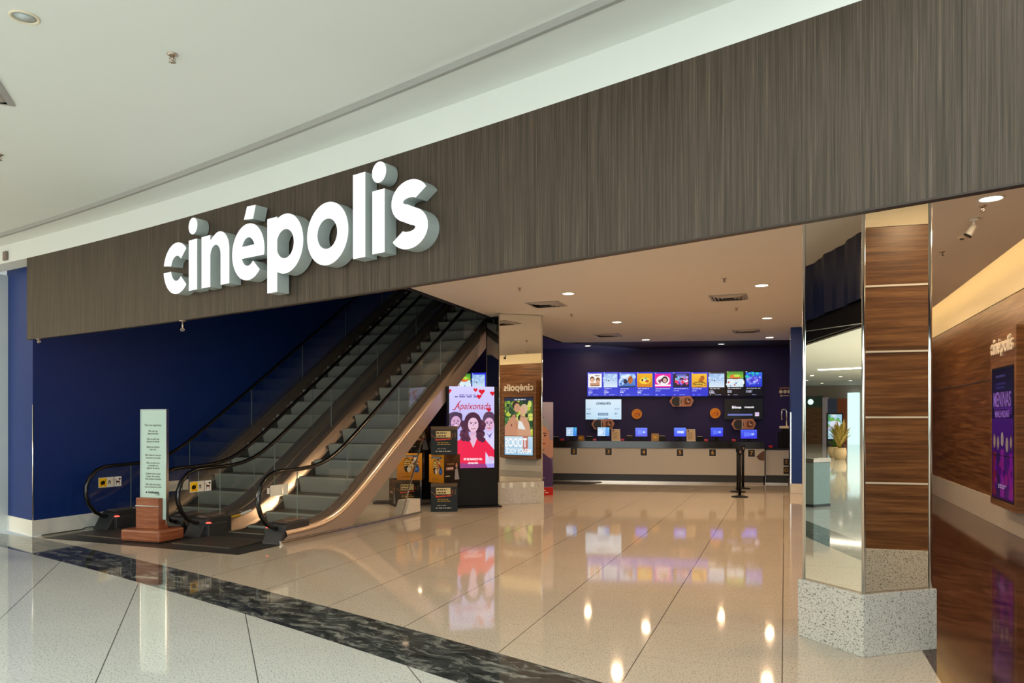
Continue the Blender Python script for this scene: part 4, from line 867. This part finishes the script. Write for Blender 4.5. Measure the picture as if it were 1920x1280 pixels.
# ------------------------------------------------------------------ ceiling fittings
def downlight(loc, r, label, lit, grp, power=0, rot=0):
    t = thing('downlight', label, 'downlight', loc, rot, grp)
    MB().lathe([(r*1.28, 0), (r*1.28, -.006), (r*1.12, -.010), (r, -.004), (r*.98, .0)], n=32).build('trim_ring', M['white'] if lit else M['cream'], t)
    MB().lathe([(r*.98, -.003), (.002, -.0035)], n=32).build('diffuser', M['lamp'] if lit else plain('unlit_diffuser', (.62, .70, .74), .3), t)
    if power:
        l = bpy.data.lights.new('lamp', 'AREA'); l.shape = 'DISK'; l.size = r*1.8; l.energy = power; l.color = (1, .67, .38)
        o = bpy.data.objects.new('lamp', l); COL.objects.link(o); o.parent = t; o.location = (0, 0, -.014)
    return t
g = 'downlights in the lobby ceiling'; PW = 44
for (a, b), lbl in zip(((6.73, 4.38), (6.73, 8.25), (6.7, 12.0), (9.8, 4.7), (9.8, 8.7), (9.78, 12.55), (6.73, .5), (9.8, .72), (12.0, .6), (12.0, 4.6), (12.0, 8.6), (12.0, -1.35)),
    ('lit downlight in front of the vent beside the rear pillar', 'lit downlight above the menu row, second from the rear pillar', 'lit downlight at the dark ceiling edge, over the magenta menu poster', 'lit downlight in front of the vent nearest the front pillar', 'lit downlight second back from the front pillar, right row', 'lit downlight at the dark ceiling edge, over the black television', 'lit downlight just behind the wood fascia, seen in the floor', 'lit downlight hidden behind the fascia near the front pillar', 'bright lensed downlight over the brown floored corridor mouth', 'lit downlight deeper in the corridor, hidden by the front pillar', 'lit downlight deepest in the corridor, hidden by the front pillar', 'added unseen downlight behind the fascia, brightening the near walnut wall')):
    downlight((*L(a, b), 3.8), .095, lbl, True, g, (PW if b < 12 else 18) if a < 11 else (24 if b < 0 else 26))  # the last one is added, unseen, to brighten the near walnut wall
for (a, q), lbl in zip(((-4.0, 1.1), (-.3, 1.2)), ('dim downlight over the counter on the dark ceiling, left one', 'dim downlight over the counter on the dark ceiling, right one')): downlight((*BK(a, q), 3.801), .08, lbl, True, 'downlights in the dark ceiling strip', 14)
downlight((-3.01, 4.61, 4.16), .066, 'unlit cream ringed downlight in the grey mall ceiling', False, None)
def sprinkler(loc, label, grp, drop=.0):
    t = thing('sprinkler', label, 'sprinkler', loc, .4, grp)
    MB().lathe([(.036, 0), (.036, -.004), (.024, -.012), (.012, -.014)], n=18).build('cup', M['steel'], t)
    MB().cyl((0, 0, -.008), (0, 0, -.045-drop), .008, 10).tube([(-.006, 0, -.02-drop), (-.02, 0, -.034-drop), (-.006, 0, -.052-drop)], .004, 6).tube([(.006, 0, -.02-drop), (.02, 0, -.034-drop), (.006, 0, -.052-drop)], .004, 6).build('frame', M['steel'], t)
    MB().lathe([(.022, -.052-drop), (.024, -.055-drop), (.006, -.058-drop)], n=14).build('deflector', M['steel'], t)
for (a, b), lbl in zip(((6.14, 3.6), (6.13, 6.75), (9.29, 3.9), (9.28, 7.05), (11.99, .86), (12.01, 3.0)), ('sprinkler left of the vent beside the rear pillar', 'sprinkler right of the rear pillar, deeper in the lobby', 'sprinkler in front of the vent nearest the front pillar', 'sprinkler behind the vent nearest the front pillar', 'sprinkler beside the lensed corridor downlight', 'sprinkler beyond the spotlight in the corridor ceiling')):
    sprinkler((*L(a, b), 3.8), lbl, 'sprinklers in the lobby ceiling')
sprinkler((-2.31, 5.08, 4.16), 'sprinkler alone in the middle of the grey mall ceiling', 'sprinklers in the mall ceiling')
sprinkler((-4.80, 6.99, 4.16), 'sprinkler cut by the left photo edge in the mall ceiling', 'sprinklers in the mall ceiling')
sprinkler((*cn(CF, -3.62, -.025), 2.762), 'sprinkler hanging below the fascia over the blue wall', 'sprinklers under the fascia', .06)
sprinkler((*cn(CF, -6.35, -.025), 2.762), 'tiny sprinkler under the far left fascia end', 'sprinklers under the fascia')
def vent(loc, rot, label, grp, hw=.31):
    t = thing('ceiling_vent', label, 'vent', loc, rot, grp)
    mb = MB()
    def rg(a, b, za, zb):
        for s in range(4):
            c_, s_ = math.cos(s*PI/2), math.sin(s*PI/2); f = lambda x, y, z: (x*c_-y*s_, x*s_+y*c_, z)
            mb.add([f(-a, -a, za), f(a, -a, za), f(b, -b, zb), f(-b, -b, zb)], [(0, 1, 2, 3)]); 
    rg(hw, hw*.86, -.012, -.018); rg(hw, hw, 0, -.012); mb.build('frame', plain('vent_frame', (.42, .40, .38), .4), t, fix=False)
    mb = MB(); 
    for k in (.84, .64, .44): rg(hw*k, hw*(k-.14), -.004, -.03)
    mb.build('louvres', plain('vent_louvre', (.50, .46, .42), .4), t); MB().box(-hw*.98, hw*.98, -hw*.98, hw*.98, -.003, -.001).build('dark_throat', M['ink'], t)
for (a, b), lbl in zip(((6.04, 5.35), (9.23, 5.7), (6.0, 10.6), (9.28, 10.85)), ('square ceiling vent beside the rear pillar', 'square ceiling vent nearest the front pillar', 'square ceiling vent above the yellow menu poster', 'square ceiling vent above the black television')): vent((*L(a, b), 3.8), TH, lbl, 'square vents in the lobby ceiling')
vent((-4.1, 5.5, 4.16), math.radians(21.5), 'square mall ceiling vent cut by the left photo edge', None)
t = thing('smoke_detector', 'cream dome detector beside the corridor spotlight', 'detector', (*L(12.06, 2.15), 3.8)); MB().lathe([(.055, 0), (.055, -.02), (.035, -.035), (.01, -.04)], n=20).build('dome', M['cream'], t); MB().lathe([(.025, -.03), (.022, -.045), (.005, -.047)], n=14).build('sensor_cap', M['char'], t)
t = thing('spotlight', 'white adjustable spotlight with black rim on the corridor ceiling', 'spotlight', (*L(12.02, 1.35), 3.8), 0)
MB().lathe([(.045, 0), (.045, -.02), (.02, -.03)], n=18).build('ceiling_rose', M['white'], t); MB().tube([(0, 0, -.02), (-.01, .01, -.08)], .014).build('arm', M['white'], t)
MB().tube([(.0, .0, -.075), (-.05, .03, -.17)], [.026, .038], 16).build('head', M['white'], t); MB().tube([(-.05, .03, -.17), (-.057, .034, -.183)], .040, 16).build('rim', M['ink'], t)
MB().box(-.05, .05, -.02, .01, 0, .1)
t = thing('wall_sensor', 'small square brown box on the white bulkhead at the far left', 'sensor', (*cn(CF, -7.05, .0), 3.90), math.radians(-35)); MB().box(-.05, .05, -.035, 0, 0, .125).build('sensor_box', plain('brown_plastic', (.22, .17, .14), .5), t, bevel=.006)
t = thing('power_cable', 'thin dark cable lying along the white skirting by the escalator foot', 'cable', (0, 0, 0))
MB().tube([(*WL(.05, .1), .012), (*WL(.06, .5), .012), (*WL(.07, .72), .012), (*WL(.075, .80), .035), (*WL(.085, .9), .03), (*WL(.10, 1.02), .015)], .008, 6).build('cable', M['ink'], t)
t = thing('arcade_machine', 'dark cabinet with a purple glowing strip under the escalator', 'arcade machine', (-1.62, 15.75, 0), math.radians(-12))
MB().prism([(0, 0), (0, .95), (-.06, 1.05), (.15, 1.5), (.15, 2.05), (.6, 2.05), (.6, 0)], -.30, .30, axis='x').build('cabinet', M['black'], t); MB().add([(-.2, -.058, 1.08), (.28, -.058, 1.08), (.28, .13, 1.48), (.02, .13, 1.48)], [(0, 1, 2, 3)]).build('grey_panel', plain('grey_panel', (.16, .13, .11), .5), t); MB().box(-.30, -.24, .10, .148, 1.52, 1.80).build('glow_strip', glow('purple_glow', (.25, .03, .9), 3.), t)
# ------------------------------------------------------------------ things of the mall seen in the pillar mirror
t = thing('litter_bin', 'grey green stone litter bin with steel top, mirrored in the front pillar', 'bin', (-6.78, 8.92, 0), math.radians(20)); MB().box(-.235, .235, -.235, .235, .05, .86).build('stone_body', M['gran_bin'], t, bevel=.006); MB().box(-.25, .25, -.25, .25, .86, .94).build('steel_top', M['steel'], t, bevel=.006); MB().box(-.24, .24, -.24, .24, 0, .05).build('plinth', M['char'], t); MB().lathe([(.13, 0), (.13, .004)], (0, 0, .94), 24).build('opening', M['ink'], t)
t = thing('digital_totem', 'distant lit screen totem mirrored in the front pillar', 'screen', (-40.6, 19.4, 0), math.radians(65)); MB().box(-.48, .48, 0, .2, 0, 2.15).build('body', M['black'], t, bevel=.01)
Pic(.8, 1.55, 40, 78, 'a8d0e8').blobs(0, 0, 1, 1, 40, ['68b048', 'd8ecf4', '3a8a58', 'c8b0e8', 'e8f4f8'], .14, 2).ell(.5, .6, .4, .15, 'e0e4f8').build('screen', M['scr'][1.0], t, (0, -.004, .5))
def plant(loc, lbl, r, h, hh, mat, n, sp):
    t = thing('potted_plant', lbl, 'plant', loc, 0, 'potted plants in the mall'); MB().lathe([(r*.7, 0), (r, h*.5), (r*.9, h), (r*.8, h), (r*.8, h-.03)], n=20).build('pot', M['pot'], t)
    mb = MB(); rg_ = random.Random(n)
    for i in range(n):
        a = rg_.random()*6.28; e = .3+rg_.random()*.7; ln = hh*(.6+.5*rg_.random()); c_, s_ = math.cos(a), math.sin(a); w_ = .05+.03*rg_.random(); prev = None
        for k in range(6):
            f = k/5; rr = sp*f*e; z = h-.05+ln*(f-.35*e*f*f*1.4); ww = w_*(1-f)*(.4+f)*2; cur = ((c_*rr-s_*ww, s_*rr+c_*ww, z), (c_*rr+s_*ww, s_*rr-c_*ww, z))
            if prev: mb.add([prev[0], prev[1], cur[1], cur[0]], [(0, 1, 2, 3)])
            prev = cur
    mb.build('foliage', mat, t); return t
plant((-26.7, 14.95, 0), 'low round clay pot of dark leaves, mirrored in the front pillar', .27, .48, .5, M['leaf'], 60, .35)
plant((-25.1, 14.2, 0), 'tall yellow green palm in a pot, mirrored in the front pillar', .28, .5, 1.6, M['leafy'], 90, .6)
t = thing('shop_front', 'distant brown shop front with round white sign, mirrored in the front pillar', 'shop', (-46.6, 22.9, 0)); MB().box(-.1, .3, -.75, 1.6, 0, 2.6).build('wood_front', M['wood_cab'], t); MB().box(-.1, .35, -.75, 1.6, 2.6, 3.4).build('sign_band', plain('green_band', (.05, .09, .07), .5), t); MB().cyl((.36, 0, 3.0), (.38, 0, 3.0), .2).build('round_logo', glow('pale_logo', (.7, 1, .9), 1.5), t)
t = thing('shop_front', 'distant blue and orange shop front, mirrored in the front pillar', 'shop', (-46.6, 21.2, 0)); MB().box(-.1, .3, .55, .9, 0, 3.3).build('pale_column', plain('pink_white', (.6, .5, .6), .5), t); MB().box(-.1, .25, -.1, .55, 0, 3.2).build('blue_front', plain('slate_blue', (.08, .1, .2), .5), t); MB().box(-.1, .25, -.8, -.1, 0, 3.2).build('orange_front', plain('rust_orange', (.34, .09, .03), .5), t); MB().box(-.1, .3, -1.5, -.8, 0, 3.6).build('lit_window', glow('daylit_window', (.75, 1, .95), 1.2), t)
t = thing('ceiling_light_strip', 'warm light strip in the far mall ceiling, mirrored in the front pillar', 'light', (-29, 15.4, 4.16)); MB().box(-.18, .18, -2.0, 1.0, -.05, 0).build('diffuser', M['lamp'], t); MB().box(-.22, .22, -2.05, 1.05, -.02, 0).build('frame', M['white'], t)
for i, (x, y) in enumerate(((-34, 18.5), (-36, 17.6), (-39, 20.6), (-41, 18.6), (-43, 21))): downlight((x, y, 4.16), .12, 'lit downlight in the far mall ceiling, mirrored in the front pillar', True, 'far mall downlights')
area('far_mall_fill', (-26, 6, 4.1), (0, 0, 0), 26, 6, 3200, (1, .80, .56))  # added fill for the mirrored far mall, kept out of the reflection
